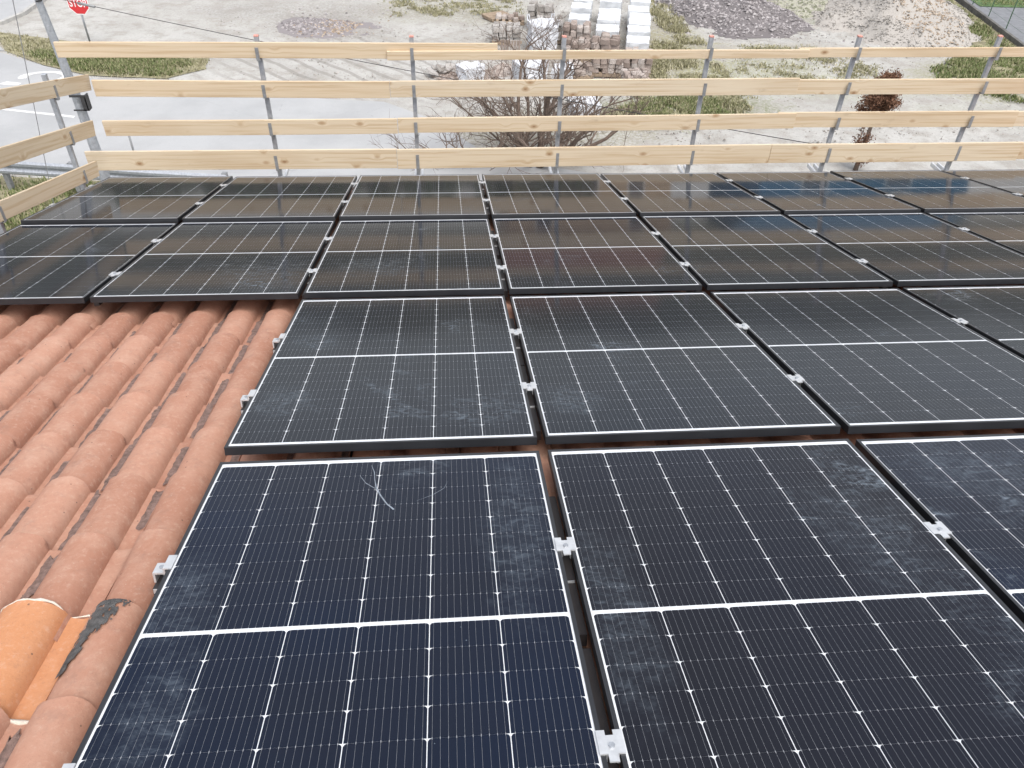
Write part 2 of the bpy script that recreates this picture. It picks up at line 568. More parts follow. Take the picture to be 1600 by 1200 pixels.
def ground():
    mb = MB()
    nx, ny = 150, 110
    x0, x1, y0, y1 = -32, 34, 8, 52
    for j in range(ny + 1):
        for i in range(nx + 1):
            x = x0 + (x1 - x0) * i / nx
            y = y0 + (y1 - y0) * j / ny
            e = min(1.0, (x - x0) / 3, (x1 - x) / 3, (y - y0) / 3, (y1 - y) / 3)
            yard = 1.0 if (x > -6 and y > 22) or (x > 0 and y > 17.6) else 0.25
            z = -abs(fbm(x, y, 0.45, 3.0)) * 0.10 * e * yard
            mb.v.append((x, y, z))
    for j in range(ny):
        for i in range(nx):
            a = j * (nx + 1) + i
            mb.f.append((a, a + 1, a + nx + 2, a + nx + 1))
            mb.mi.append(0)
    B = 1500
    for r in ((-B, x0, -B, B), (x1, B, -B, B), (x0, x1, -B, y0), (x0, x1, y1, B)):
        mb.add([(r[0], r[2], 0), (r[1], r[2], 0), (r[1], r[3], 0), (r[0], r[3], 0)], [(0, 1, 2, 3)])
    tag(link('ground', mb.mesh('ground', M['yard'], True)), kind='structure')


def sheet(name, pts, z, mat, kind='structure'):
    mb = MB()
    mb.add([(x, y, z) for x, y in pts], [tuple(range(len(pts)))])
    return tag(link(name, mb.mesh(name, mat)), kind=kind)


ground()
# the road in front of the house, and the side road beyond the verge
sheet('road', [(-60, 27.6), (-60, 13.0), (-10.7, 17.25), (-9.0, 17.0), (-6.2, 16.7), (-5.0, 16.4), (2.6, 15.4), (60, 9.5), (60, 14.6),
               (12.0, 15.4), (5.0, 16.2), (0.8, 17.8), (-0.6, 20.2), (-2.0, 21.5), (-5.5, 22.0), (-7.7, 23.1), (-10.4, 23.35), (-12.0, 24.35), (-13.8, 25.6)],
      0.008, M['road'])
sheet('side_road', [(-13.75, 25.75), (-15.3, 28.2), (-14.75, 29.6), (-14.72, 31.5), (-15.5, 36), (-18, 60), (-60, 60), (-60, 27.9)], 0.012, M['road'])

# kerb along the side road
mb = MB()
kp = [(-14.9, 28.4), (-14.6, 29.5), (-14.58, 31.5), (-15.35, 36)]
for a, b in zip(kp, kp[1:]):
    a, b = Vector((a[0], a[1], 0)), Vector((b[0], b[1], 0))
    d = (b - a)
    mb.box(0, d.length + 0.02, -0.07, 0.07, -0.05, 0.11, mat=T(*a) @ RZ(math.atan2(d.y, d.x)))
tag(link('kerb', mb.mesh('kerb', M['kerb'])), kind='structure')

# paint on the road: the worn curve of a letter and an edge line
mb = MB()
for k in range(14):
    a0, a1 = math.radians(-35 + k * 17), math.radians(-35 + (k + 1) * 17)
    cx, cy, ra, rb = -11.72, 23.45, 0.62, 0.42
    q = [(cx + math.cos(a) * r * 1.15, cy + math.sin(a) * r * 0.75, 0.013) for a, r in ((a0, ra), (a1, ra), (a1, rb), (a0, rb))]
    mb.add(q, [(0, 1, 2, 3)])
mb.add([(-12.75, 22.85, 0.013), (-12.2, 22.75, 0.013), (-12.15, 22.95, 0.013), (-12.6, 23.08, 0.013)], [(0, 1, 2, 3)])
tag(link('road_marking', mb.mesh('road_marking', M['road_paint'])), kind='structure')
mb = MB()
mb.add([(-13.6, 21.42, 0.013), (-9.9, 20.42, 0.013), (-9.9, 20.54, 0.013), (-13.6, 21.54, 0.013)], [(0, 1, 2, 3)])
tag(link('edge_line', mb.mesh('edge_line', M['road_paint'])), kind='structure')

# wooded hills all round, beyond the frame
mb = MB()
N = 90
for i in range(N):
    a = 2 * math.pi * i / N
    for k, (r, h) in enumerate(((300, -2), (380, 24), (520, 52), (800, 70))):
        hh = h * (0.75 + 0.5 * fbm(math.cos(a) * 3, math.sin(a) * 3, 1.0, k * 2.0)) if k else h
        mb.v.append((math.cos(a) * r, math.sin(a) * r, hh))
for i in range(N):
    j = (i + 1) % N
    for k in range(3):
        mb.f.append((i * 4 + k, j * 4 + k, j * 4 + k + 1, i * 4 + k + 1))
        mb.mi.append(0)
tag(link('hills', mb.mesh('hills', M['hill'], True)), kind='structure')


def inside(p, poly):
    x, y = p
    c = False
    for (x1, y1), (x2, y2) in zip(poly, poly[1:] + poly[:1]):
        if (y1 > y) != (y2 > y) and x < (x2 - x1) * (y - y1) / (y2 - y1) + x1:
            c = not c
    return c


def grass(name, poly, count, hmin, hmax, mat, label, seed, thin=0.0, zf=None):
    r = random.Random(seed)
    xs, ys = [p[0] for p in poly], [p[1] for p in poly]
    mb = MB()
    n = 0
    tries = 0
    while n < count and tries < count * 8:
        tries += 1
        x, y = r.uniform(min(xs), max(xs)), r.uniform(min(ys), max(ys))
        if not inside((x, y), poly):
            continue
        ed = min(1.0, 2.2 * min(abs((x2 - x1) * (y1 - y) - (x1 - x) * (y2 - y1)) / math.hypot(x2 - x1, y2 - y1) for (x1, y1), (x2, y2) in zip(poly, poly[1:] + poly[:1])))
        if r.random() > ed + 0.12 or fbm(x, y, 1.1, seed * 1.7) < thin + 0.22 * r.gauss(0, 1):
            continue
        n += 1
        z = (zf(x, y) if zf else 0.0)
        for k in range(4):
            a = r.uniform(0, 2 * math.pi)
            h = r.uniform(hmin, hmax)
            w = r.uniform(0.012, 0.026)
            bx, by = x + r.gauss(0, 0.04), y + r.gauss(0, 0.04)
            lean = r.uniform(0.2, 1.1) * h
            dx, dy = math.cos(a), math.sin(a)
            mb.add([(bx - dy * w, by + dx * w, z - 0.01), (bx + dy * w, by - dx * w, z - 0.01), (bx + dx * lean, by + dy * lean, z + h)], [(0, 1, 2)])
    o = link(name, mb.mesh(name, mat))
    return tag(o, label, 'grass', kind='stuff')


verge = [(-14.7, 27.6), (-13.7, 25.72), (-12.1, 24.45), (-10.5, 23.55), (-8.3, 23.3), (-7.4, 24.1), (-7.5, 25.4), (-9.4, 25.9), (-11.6, 26.5), (-13.0, 27.0)]
sheet('grass_verge', verge, 0.016, M['soil'])
grass('grass', [(-13.2, 25.6), (-12.0, 24.5), (-10.4, 23.62), (-8.3, 23.4), (-7.6, 24.2), (-8.2, 25.2), (-10.4, 25.6), (-12.2, 26.0)], 5200, 0.04, 0.13, M['grass'],
      'green grass on the verge in front of the stop sign', 3, -0.22)
grass('grass', verge, 2600, 0.04, 0.10, M['drygrass'], 'faded straw coloured grass along the back of the road verge', 4, -0.1)
near_lawn = [(-16, 17.0), (-10.6, 17.05), (-8.9, 16.85), (-6.2, 16.5), (-6.4, 13.5), (-16, 13.5)]
sheet('lawn_strip', near_lawn, 0.016, M['soil'])
grass('grass', near_lawn, 9000, 0.04, 0.14, M['grass'], 'green grass in front of the crash barrier at the left edge', 5, -0.3)
grass('grass', [(5.3, 24.0), (5.0, 21.5), (3.6, 20.4), (4.4, 19.4), (7.6, 19.9), (8.6, 21.4), (8.5, 24.2), (7.6, 26.6), (7.2, 29.5), (7.5, 33), (9.0, 33), (8.3, 28.2), (8.6, 26.4), (6.8, 27.0)],
      7000, 0.03, 0.12, M['drygrass'], 'olive and straw grass beside the stone pallets', 6, -0.12)
grass('grass', [(4.2, 20.9), (4.8, 19.8), (7.4, 20.2), (8.2, 21.3), (6.4, 22.2)], 3000, 0.03, 0.12, M['grass'], 'green grass tufts right of the bare shrub', 7, -0.05)
strip = [(19.4, 33), (17.95, 26.6), (15.2, 24.4), (14.6, 22.6), (16.4, 21.2), (22, 21.4), (22, 25.4), (19.2, 25.9), (20.2, 33)]
grass('grass', strip, 9000, 0.04, 0.13, M['grass'], 'green grass strip along the dark low wall at the right', 8, -0.25)
sheet('grass_bank', [(19.35, 33), (17.9, 26.7), (15.9, 24.8), (17.0, 23.0), (22, 22.4), (22, 25.5), (19.3, 25.95), (20.25, 33)], 0.016, M['soil'])
grass('grass', [(9.5, 26.6), (8.6, 24.0), (9.6, 22.6), (12.8, 21.6), (13.6, 24.6), (12.0, 26.6)], 1900, 0.02, 0.07, M['drygrass'], 'thin weeds on the gravel below the mauve gravel heap', 9, 0.0)
grass('grass', [(-2.0, 29.6), (2.6, 29.4), (2.8, 32.5), (-3.0, 32.5)], 1300, 0.02, 0.08, M['drygrass'], 'thin olive weeds at the top centre of the yard', 10, 0.1)

# loose stones over the yard
r = random.Random(12)
mb = MB()


def pebble(mb, x, y, z, s, r, m=0):
    vs = []
    a0 = r.uniform(0, 6.28)
    for k in range(5):
        a = a0 + k * 1.2566
        q = s * r.uniform(0.75, 1.2)
        vs.append((x + math.cos(a) * q, y + math.sin(a) * q * 0.85, z + r.uniform(-0.2, 0.35) * s))
    vs.append((x + r.uniform(-.3, .3) * s, y + r.uniform(-.3, .3) * s, z + s * r.uniform(0.55, 0.95)))
    mb.add(vs, [(k, (k + 1) % 5, 5) for k in range(5)], m)


n = 0
while n < 9000:
    x, y = r.uniform(-9, 19), r.uniform(18, 33)
    if y < 22.3 and x < -0.4 or y < 17.8 + max(0, 3 - x) * 0.6:
        continue
    if fbm(x, y, 0.5, 9.0) < r.uniform(-0.5, 0.3):
        continue
    n += 1
    pebble(mb, x, y, -0.02, 0.012 + 0.035 * r.random() ** 3, r)
tag(link('loose_stones', mb.mesh('loose_stones', M['gravel_pale'])), 'loose pale stones scattered over the gravel yard', 'stones', kind='stuff')


# ------------------------------------------------------------------ the house under the roof
HX0, HX1 = -3.35, 7.4
U0, U1, V0, V1 = -3.62, 7.7, -1.9, 7.2
house = thing('house', 'house under the terracotta tile roof that carries the solar panels', 'house', T(2.0, 2.0, 0))
mb = MB()
yr = (ROOF @ Vector((0, V0, 0))).y
zr = (ROOF @ Vector((0, V0, -0.25))).z
yf, zf_ = 6.55, (ROOF @ Vector((0, 6.6, -0.30))).z
yb = 2 * yr - yf
prof = [(yb, 0), (yf, 0), (yf, zf_), (yr, zr - 0.05), (yb, zf_)]
mb.add([(HX0, y, z) for y, z in prof] + [(HX1, y, z) for y, z in prof],
       [(4, 3, 2, 1, 0), (5, 6, 7, 8, 9)] + [(i, (i + 1) % 5, 5 + (i + 1) % 5, 5 + i) for i in range(5)])
link('wall', mb.mesh('wall', M['plaster']), house, I4)
mb = MB()
mb.box(U0, U1, V0, V1, -0.26, -0.207, mat=ROOF)
mirror = T(0, yr, 0) @ Matrix.Diagonal((1, -1, 1, 1)) @ T(0, -yr, 0)
mb.box(U0, U1, V0 + 0.002, V1, -0.24, -0.12, mat=mirror @ ROOF)
roof = link('roof', mb.mesh('roof', M['deck']), house, I4)

PITCH, EXPO, TLEN, TB = 0.218, 0.355, 0.43, -0.193
CREST0, VEND0 = -1.31, 1.12          # a crest line and a downslope tile end


def tile_mesh(name, seed, mat):
    r = random.Random(seed)
    prof = []
    for k in range(11):
        t = -1 + 2 * k / 10
        xx = 0.079 * math.sin(t * math.pi / 2)
        prof.append((xx, 0.070 * math.cos(t * math.pi / 2) ** 0.9 if abs(t) < 1 else 0.0))
    prof = [(-0.083, -0.004)] + prof + [(0.090, -0.004), (0.112, -0.007), (0.128, -0.004), (0.136, 0.006)]
    ys = [0.0, -0.02, -0.14, -0.29, -TLEN]
    th = 0.013
    v, f = [], []
    P = len(prof)
    wob = [r.uniform(-1, 1) for _ in range(8)]
    for side in (0, 1):
        for j, yy in enumerate(ys):
            flare = 1.0 + (0.008 if j == 0 else 0.0) - 0.02 * (j / 4)
            lift = 0.022 * (1 + yy / TLEN)
            for i, (x, z) in enumerate(prof):
                edge = 0.0035 * math.sin(i * 1.3 + wob[0] * 3) + 0.002 * wob[i % 8] if j == 0 else 0
                zz = z * flare + lift + 0.0015 * math.sin(i * 0.7 + j * 1.9 + wob[1] * 4)
                v.append((x * flare, yy + edge, zz - (th if side else 0)))
    J = len(ys)
    for side in (0, 1):
        b = side * J * P
        for j in range(J - 1):
            for i in range(P - 1):
                q = (b + j * P + i, b + (j + 1) * P + i, b + (j + 1) * P + i + 1, b + j * P + i + 1)
                f.append(q if not side else q[::-1])
    o = J * P
    for i in range(P - 1):
        f.append((i, i + 1, o + i + 1, o + i))
    for j in range(J - 1):
        for i in (0, P - 1):
            f.append((j * P + i, (j + 1) * P + i, o + (j + 1) * P + i, o + j * P + i))
    mb = MB()
    mb.add(v, f)
    return mb, mb.mesh(name, mat, True)


variants = [tile_mesh('roof_tile', s, M['tile']) for s in range(4)]
for _, me in variants:
    me.set_sharp_from_angle(angle=math.radians(50))
new_mb, new_me = tile_mesh('new_roof_tile', 9, M['tile_new'])
new_me.set_sharp_from_angle(angle=math.radians(50))
rest = MB()
r = random.Random(31)
for i in range(-42, 12):
    u = CREST0 - i * PITCH
    if u < U0 + 0.1 or u > U1 - 0.1:
        continue
    for j in range(-9, 19):
        v = VEND0 + j * EXPO
        if v > V1 + 0.12 or v < V0 + 0.15:
            continue
        m = rf(u + r.gauss(0, 0.003), v + r.gauss(0, 0.006), TB + r.gauss(0, 0.0015)) @ RZ(r.gauss(0, 0.008)) @ RY(r.gauss(0, 0.01))
        k = r.randrange(4)
        if -3.75 < u < -0.95 and 0.3 < v < 3.9:
            if i == 1 and j == 0:
                o = link('roof_tile', new_me, roof, rf(u - 0.026, v + 0.012, TB + 0.007) @ Matrix.Diagonal((1.2, 1.0, 1.0, 1.0)))
                o['label'] = 'bright orange new tile among the weathered ones'
            else:
                link('roof_tile', variants[k][1], roof, m)
        else:
            rest.add([m @ Vector(p) for p in variants[k][0].v], variants[k][0].f)
me = rest.mesh('roof_tiles', M['tile'], True)
me.set_sharp_from_angle(angle=math.radians(50))
tag(link('roof_tiles', me, roof, I4), kind='stuff')

# ragged grey-brown strips laid along the channels between the rolls
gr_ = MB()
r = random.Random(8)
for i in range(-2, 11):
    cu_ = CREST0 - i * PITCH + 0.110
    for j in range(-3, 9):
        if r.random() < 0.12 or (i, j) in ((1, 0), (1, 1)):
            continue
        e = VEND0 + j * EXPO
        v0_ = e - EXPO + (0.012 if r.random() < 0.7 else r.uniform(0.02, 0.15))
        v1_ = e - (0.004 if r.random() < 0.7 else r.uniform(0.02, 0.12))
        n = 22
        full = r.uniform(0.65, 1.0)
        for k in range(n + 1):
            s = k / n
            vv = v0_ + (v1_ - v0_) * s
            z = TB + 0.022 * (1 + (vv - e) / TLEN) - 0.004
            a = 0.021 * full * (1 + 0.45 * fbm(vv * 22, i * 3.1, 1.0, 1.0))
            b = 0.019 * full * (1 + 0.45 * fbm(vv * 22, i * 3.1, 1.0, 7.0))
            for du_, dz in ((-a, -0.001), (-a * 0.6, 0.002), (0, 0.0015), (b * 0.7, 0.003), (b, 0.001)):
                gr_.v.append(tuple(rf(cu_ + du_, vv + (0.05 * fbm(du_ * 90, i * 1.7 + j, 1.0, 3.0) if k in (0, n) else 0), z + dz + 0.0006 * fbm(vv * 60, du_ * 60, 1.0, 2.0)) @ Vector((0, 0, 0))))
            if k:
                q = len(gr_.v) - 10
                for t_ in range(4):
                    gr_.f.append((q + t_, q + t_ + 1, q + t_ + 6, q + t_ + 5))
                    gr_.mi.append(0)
tag(link('channel_strips', gr_.mesh('channel_strips', M['channel_strip'], True), roof, I4), kind='stuff')

# dried mortar along the far end of the new tile
mb = MB()
rr = random.Random(2)
pts = []
for k in range(17):
    x = (-0.085 + 0.22 * k / 16)
    z = 0.070 * math.cos(math.asin(max(-1, min(1, x / 0.079)))) ** 0.9 if abs(x) < 0.079 else -0.004
    pts.append(rf(CREST0 - PITCH - 0.026 + x * 1.2, VEND0 + 0.014 + rr.uniform(-.005, .005), TB + 0.030 + z) @ Vector((0, 0, 0)))
mb.tube(pts, [rr.uniform(0.0015, 0.0055) for _ in pts], 5)
link('mortar_bead', mb.mesh('mortar_bead', M['mortar'], True), roof, I4)
mb = MB()
pts = [rf(CREST0 - PITCH + x, VEND0 - 0.36 + rr.uniform(-.006, .006), TB + 0.010 + z) @ Vector((0, 0, 0)) for x, z in ((0.03, 0.052), (0.055, 0.035), (0.075, 0.012), (0.10, 0.004), (0.13, 0.006))]
mb.tube(pts, [0.004, 0.007, 0.005, 0.008, 0.003], 5)
link('mortar_bead', mb.mesh('mortar_bead', M['mortar'], True), roof, I4)

# bitumen smear that runs down the side of the roll next to it
mb = MB()
NU, NV = 60, 110
idx = {}
lift = lambda vv: 0.022 * (1 + (vv - VEND0) / TLEN)
for a in range(NU + 1):
    for b in range(NV + 1):
        s, t_ = a / NU, b / NV
        xx = -0.079 + 0.145 * s
        vv = 0.86 + 0.275 * t_
        w = 0.5 + 0.5 * t_
        cx = -0.060 + 0.064 * max(0, t_ - 0.1)
        hw = 0.012 + 0.034 * t_ ** 0.8
        d = abs(xx - cx) / hw + 0.5 * fbm(xx * 40, vv * 18, 1.0, 4.0) + 0.75 * max(0, fbm(xx * 130, vv * 45, 1.0, 8.0)) + (0.8 if t_ > 0.985 else 0)
        if d < 1.0:
            z = 0.070 * math.cos(math.asin(max(-1, min(1, xx / 0.079)))) ** 0.9 if abs(xx) < 0.079 else 0.0
            top = 0.008 if vv > VEND0 else 0.0
            idx[(a, b)] = len(mb.v)
            lf = lift(vv) if vv <= VEND0 + 0.004 else lift(VEND0) * 0.35
            mb.v.append(tuple(rf(CREST0 + xx * 1.03, vv, TB + z * 1.02 + lf + 0.0045 + 0.0015 * fbm(xx * 60, vv * 60, 1, 1)) @ Vector((0, 0, 0))))
for (a, b) in list(idx):
    q = [(a, b), (a + 1, b), (a + 1, b + 1), (a, b + 1)]
    if all(k in idx for k in q):
        mb.f.append(tuple(idx[k] for k in q))
        mb.mi.append(0)
o = link('sealant_patch', mb.mesh('sealant_patch', M['bitumen'], True), roof, I4)
o['label'] = 'dark grey bitumen smear on the tile beside the orange one'

# ------------------------------------------------------------------ solar panels
PW, PH, GAP = 1.134, 1.722, 0.0323
FW, FT = 0.011, 0.032            # frame face width, depth
CW, CG, RH, RG, BAR = 0.1814, 0.0023, 0.0911, 0.0002, 0.0145


def frame_mesh():
    mb = MB()
    mb.box(0, PW, 0, FW, -FT, 0)
    mb.box(0, PW, PH - FW, PH, -FT, 0)
    mb.box(0, FW, FW, PH - FW, -FT, 0)
    mb.box(PW - FW, PW, FW, PH - FW, -FT, 0)
    return mb.mesh('panel_frame', M['frame'])


def cell_shape(mb, cx, cy):
    w, h, c = CW / 2, RH / 2, 0.0092
    pts = [(-w, -h), (w, -h), (w, h - c * 0.9), (w - c * 0.35, h - c * 0.3), (w - c, h), (-w + c, h), (-w + c * 0.35, h - c * 0.3), (-w, h - c * 0.9)]
    n = len(pts)
    k = len(mb.v)
    mb.v += [(cx + x, cy + y, 0.0) for x, y in pts]
    mb.f.append(tuple(range(k, k + n)))
    mb.mi.append(0)


frame_me = frame_mesh()
mb = MB()
mb.box(FW, PW - FW, FW, PH - FW, -0.007, -0.0035)
back_me = mb.mesh('backsheet', M['backsheet'])
mb = MB()
cell_shape(mb, 0, 0)
cell_me = mb.mesh('cell', M['cell'])
mb = MB()
for k in range(9):
    cell_shape(mb, 0, (k - 4) * (RH + RG))
string_me = mb.mesh('cell_string', M['cell'])
XB = (PW - 6 * CW - 5 * CG) / 2
half = 9 * RH + 8 * RG
YB = (PH - 2 * half - BAR) / 2


def clamp_meshes():
    # mid clamp: a pressed plate with a notch at one end and a tongue at the other
    w, l = 0.029, 0.031
    pts = [(-w, -l), (-0.011, -l), (-0.011, -l - 0.020), (0.011, -l - 0.020), (0.011, -l), (w, -l), (w, l), (0.009, l), (0.009, l - 0.014), (-0.009, l - 0.014), (-0.009, l), (-w, l)]
    mb = MB()
    mb.prism(pts, 0.0005, 0.0045)
    mb.box(-0.0145, -0.0115, -l, l - 0.016, -0.028, 0.0005)
    mb.box(0.0115, 0.0145, -l, l - 0.016, -0.028, 0.0005)
    mid = mb.mesh('clamp', M['alu'])
    # end clamp: steps down from the frame to the rail
    mb = MB()
    mb.box(-0.006, 0.012, -l, l, 0.0005, 0.0045)
    mb.box(-0.012, -0.006, -l, l, -0.040, 0.0045)
    mb.box(-0.040, -0.012, -l * 0.75, l * 0.75, -0.022, -0.016)
    mb.box(-0.046, -0.040, -l * 0.75, l * 0.75, -0.050, -0.016)
    end = mb.mesh('end_clamp', M['alu'])
    mb = MB()
    pts = [(0.0075 * math.cos(a * math.pi / 3), 0.0075 * math.sin(a * math.pi / 3)) for a in range(6)]
    mb.prism(pts, 0.0045, 0.010)
    bolt = mb.mesh('bolt', M['galv'])
    mb = MB()
    mb.box(-0.0145, 0.0145, -0.33, 0.33, -0.085, -0.045)  # black strip lengthened under the seam to paint the gap as shaded
    mb.box(-0.0145, 0.0145, -0.12, 0.05, -0.0445, -0.036)
    mb.box(-0.012, 0.012, -0.1225, -0.1203, -0.044, -0.0365, 1)  # bright end piece paints the highlight on the rail edge
    rail_and_gap_shade = mb.mesh('rail_and_gap_shade', [M['rail_and_gap_shade'], M['alu']])
    mb = MB()
    mb.box(-0.013, 0.013, -0.05, 0.05, -0.085, -0.051)
    mb.box(-0.011, 0.011, -0.0525, -0.0503, -0.066, -0.0515, 1)  # same painted highlight on the short rail's end
    short = mb.mesh('rail_and_gap_shade', [M['rail_and_gap_shade'], M['alu']])
    return mid, end, bolt, rail_and_gap_shade, short


clamp_me, endclamp_me, bolt_me, rail_gap_shade_me, short_rail_me = clamp_meshes()
ROWS = {1: (0.0, 0.0, 0.0, 0.0), 2: (1.7865, 0.0, 0.0193, -0.0161), 3: (3.5693, 0.0018, 0.0026, 0.0044), 4: (5.3135, -0.0011, 0.029, 0.0205)}
COLS = {1: (0, 1, 2), 2: (0, 1, 2, 3), 3: (-2, -1, 0, 1, 2, 3, 4), 4: (-2, -1, 0, 1, 2, 3, 4, 5)}
ORD = ['leftmost', 'second from the left', 'third from the left', 'fourth from the left', 'fifth from the left', 'sixth from the left', 'seventh from the left', 'rightmost']
ROWN = {1: 'front row', 2: 'second row', 3: 'third row', 4: 'back row by the guardrail'}
CLV = {1: (0.445, 1.155), 2: (0.465, 1.135), 3: (0.43, 1.19), 4: (0.53, 1.30)}
panels = {}
pr = random.Random(5)
for row, cols in COLS.items():
    v0, du, zn, zf = ROWS[row]
    for k, c in enumerate(cols):
        left = (c - 1) * (PW + GAP) + GAP / 2 + du
        ang = math.atan2(zf - zn, PH) + pr.gauss(0, 0.0012)
        base = rf(left, v0, zn) @ RX(ang) @ RY(pr.gauss(0, 0.0012))
        where = 'rightmost' if k == len(cols) - 1 else ORD[k]
        lab = 'dark solar panel, %s in the %s' % (where, ROWN[row])
        if (row, c) == (1, 0):
            lab = 'front row solar panel beside the orange tile, with a curved pale scratch on its glass'
        elif (row, c) == (2, 0):
            lab = 'second row solar panel with its left edge over the bare tiles'
        p = thing('solar_panel', lab, 'solar panel', base, 'solar panels on the roof')
        panels[(row, c)] = p
        link('frame', frame_me, p, base)
        link('backsheet', back_me, p, base)
        tint = {(1, 0): (0.0045, 0.0100, 0.027), (1, 1): (0.0080, 0.0092, 0.016), (1, 2): (0.0055, 0.0110, 0.028)}.get((row, c))  # per-panel tints put the coating's angle-dependent sheen into the base colour
        if tint is None:
            g_ = pr.uniform(0.85, 1.25)
            tint = (0.0085 * g_, 0.0112 * g_, 0.0175 * g_)
        for i in range(6):
            x = XB + CW / 2 + i * (CW + CG)
            for h in (0, 1):
                y0 = YB + h * (half + BAR)
                if row <= 2:
                    for j in range(9):
                        link('cell', cell_me, p, base @ T(x, y0 + RH / 2 + j * (RH + RG), -0.0030)).color = tint + (1,)
                else:
                    link('cell_string', string_me, p, base @ T(x, y0 + half / 2, -0.0030)).color = tint + (1,)
        for cv in CLV[row]:
            if k == 0:
                cl = link('clamp', endclamp_me, p, base @ T(0, cv, 0))
                link('bolt', bolt_me, cl, base @ T(-0.026, cv, -0.0205))
                link('rail_and_gap_shade', short_rail_me, p, base @ T(-0.03, cv, 0))
            else:
                cl = link('clamp', clamp_me, p, base @ T(-GAP / 2, cv, 0))
                link('bolt', bolt_me, cl, base @ T(-GAP / 2, cv - 0.012, 0))
                link('rail_and_gap_shade', rail_gap_shade_me, p, base @ T(-GAP / 2, cv, 0))


# pale scratch on the near left panel
def scuff(row, c, pts, widths, mat):
    p = panels[(row, c)]
    base = WM[p.name]
    mb = MB()
    n = len(pts)
    for i, (x, y) in enumerate(pts):
        a, b = pts[max(0, i - 1)], pts[min(n - 1, i + 1)]
        d = Vector((b[0] - a[0], b[1] - a[1])).normalized()
        w = widths[i] / 2
        mb.v += [(x - d.y * w, y + d.x * w, -0.0026), (x + d.y * w, y - d.x * w, -0.0026)]
    for i in range(n - 1):
        mb.f.append((2 * i, 2 * i + 1, 2 * i + 3, 2 * i + 2))
        mb.mi.append(0)
    o = link('scratch', mb.mesh('scratch', mat), p, base)
    return o


scuff(1, 0, [(0.535, 1.665), (0.548, 1.62), (0.553, 1.57), (0.562, 1.52), (0.580, 1.47), (0.603, 1.42), (0.628, 1.385)], [0.001, 0.0025, 0.002, 0.0045, 0.005, 0.0045, 0.006], M['scuff'])
scuff(1, 0, [(0.50, 1.60), (0.525, 1.55), (0.553, 1.52), (0.57, 1.505)], [0.001, 0.0025, 0.0025, 0.001], M['scuff'])
scuff(1, 0, [(0.70, 1.43), (0.75, 1.46), (0.79, 1.50), (0.80, 1.54)], [0.0006, 0.0014, 0.0014, 0.0006], M['scuff'])


# ------------------------------------------------------------------ plank guardrails on the roof edge
def plank(parent, a, b, h0, h1, th, seed, name='plank'):
    """a, b: ends of the centre line; the plank stands upright, h0/h1 its heights; local x along it"""
    a, b = Vector(a), Vector(b)
    d = b - a
    L = d.length
    x = d.normalized()
    y = Vector((0, 0, 1)).cross(x).normalized()
    z = x.cross(y)
    m = Matrix((x, y, z)).transposed().to_4x4()
    m.translation = (a + b) / 2
    r = random.Random(seed)
    mb = MB()
    n = 14
    ph, am = r.uniform(0, 6), r.uniform(0.002, 0.006)
    for i in range(n + 1):
        s = i / n
        xx = -L / 2 + L * s
        h = h0 + (h1 - h0) * s
        bow = am * math.sin(s * 3.1 + ph)
        zb = 0.004 * math.sin(s * 2.6 + ph * 2)
        mb.v += [(xx, -th / 2 + bow, -h / 2 + zb), (xx, th / 2 + bow, -h / 2 + zb), (xx, th / 2 + bow, h / 2 + zb), (xx, -th / 2 + bow, h / 2 + zb)]
    for i in range(n):
        k = 4 * i
        for q in range(4):
            q2 = (q + 1) % 4
            mb.f.append((k + q, k + q2, k + 4 + q2, k + 4 + q))
            mb.mi.append(0)
    mb.f += [(3, 2, 1, 0), (4 * n, 4 * n + 1, 4 * n + 2, 4 * n + 3)]
    mb.mi += [0, 0]
    o = link(name, mb.mesh(name, M['wood']), parent, m)
    bevel(o, 0.002, 1)
    return o


YF = 7.38
TH = 0.026
rail_far = thing('plank_guardrail', 'guardrail of four pale spruce planks along the eaves behind the back panels', 'guardrail', T(0.8, YF, 4.4))


def far(x0, x1, zb0, zt0, zb1, zt1, layer, seed):
    y = YF + TH / 2 + layer * (TH + 0.002)
    plank(rail_far, (x0, y, (zb0 + zt0) / 2), (x1, y, (zb1 + zt1) / 2), zt0 - zb0, zt1 - zb1, TH, seed)


far(-3.86, 0.19, 5.690, 5.826, 5.694, 5.837, 1, 1)
far(-0.855, 3.25, 5.689, 5.771, 5.708, 5.787, 0, 2)
far(3.15, 6.35, 5.709, 5.797, 5.735, 5.825, 1, 3)
far(-3.62, -0.852, 5.345, 5.496, 5.331, 5.490, 0, 4)
far(-0.848, 3.225, 5.331, 5.486, 5.356, 5.521, 0, 5)
far(3.0, 6.35, 5.352, 5.497, 5.353, 5.512, 1, 6)
far(-3.64, -0.803, 4.961, 5.111, 4.970, 5.120, 0, 7)
far(-0.797, 3.28, 4.972, 5.120, 5.010, 5.166, 0, 8)
far(3.10, 5.71, 5.007, 5.162, 4.995, 5.165, 1, 9)
far(5.60, 6.6, 4.990, 5.150, 4.990, 5.150, 2, 10)
far(-3.90, -0.832, 4.603, 4.801, 4.597, 4.801, 0, 11)
far(-0.828, 3.10, 4.593, 4.801, 4.620, 4.826, 0, 12)
far(3.106, 5.89, 4.622, 4.827, 4.637, 4.842, 0, 13)
far(5.80, 6.7, 4.630, 4.815, 4.630, 4.815, 1, 14)


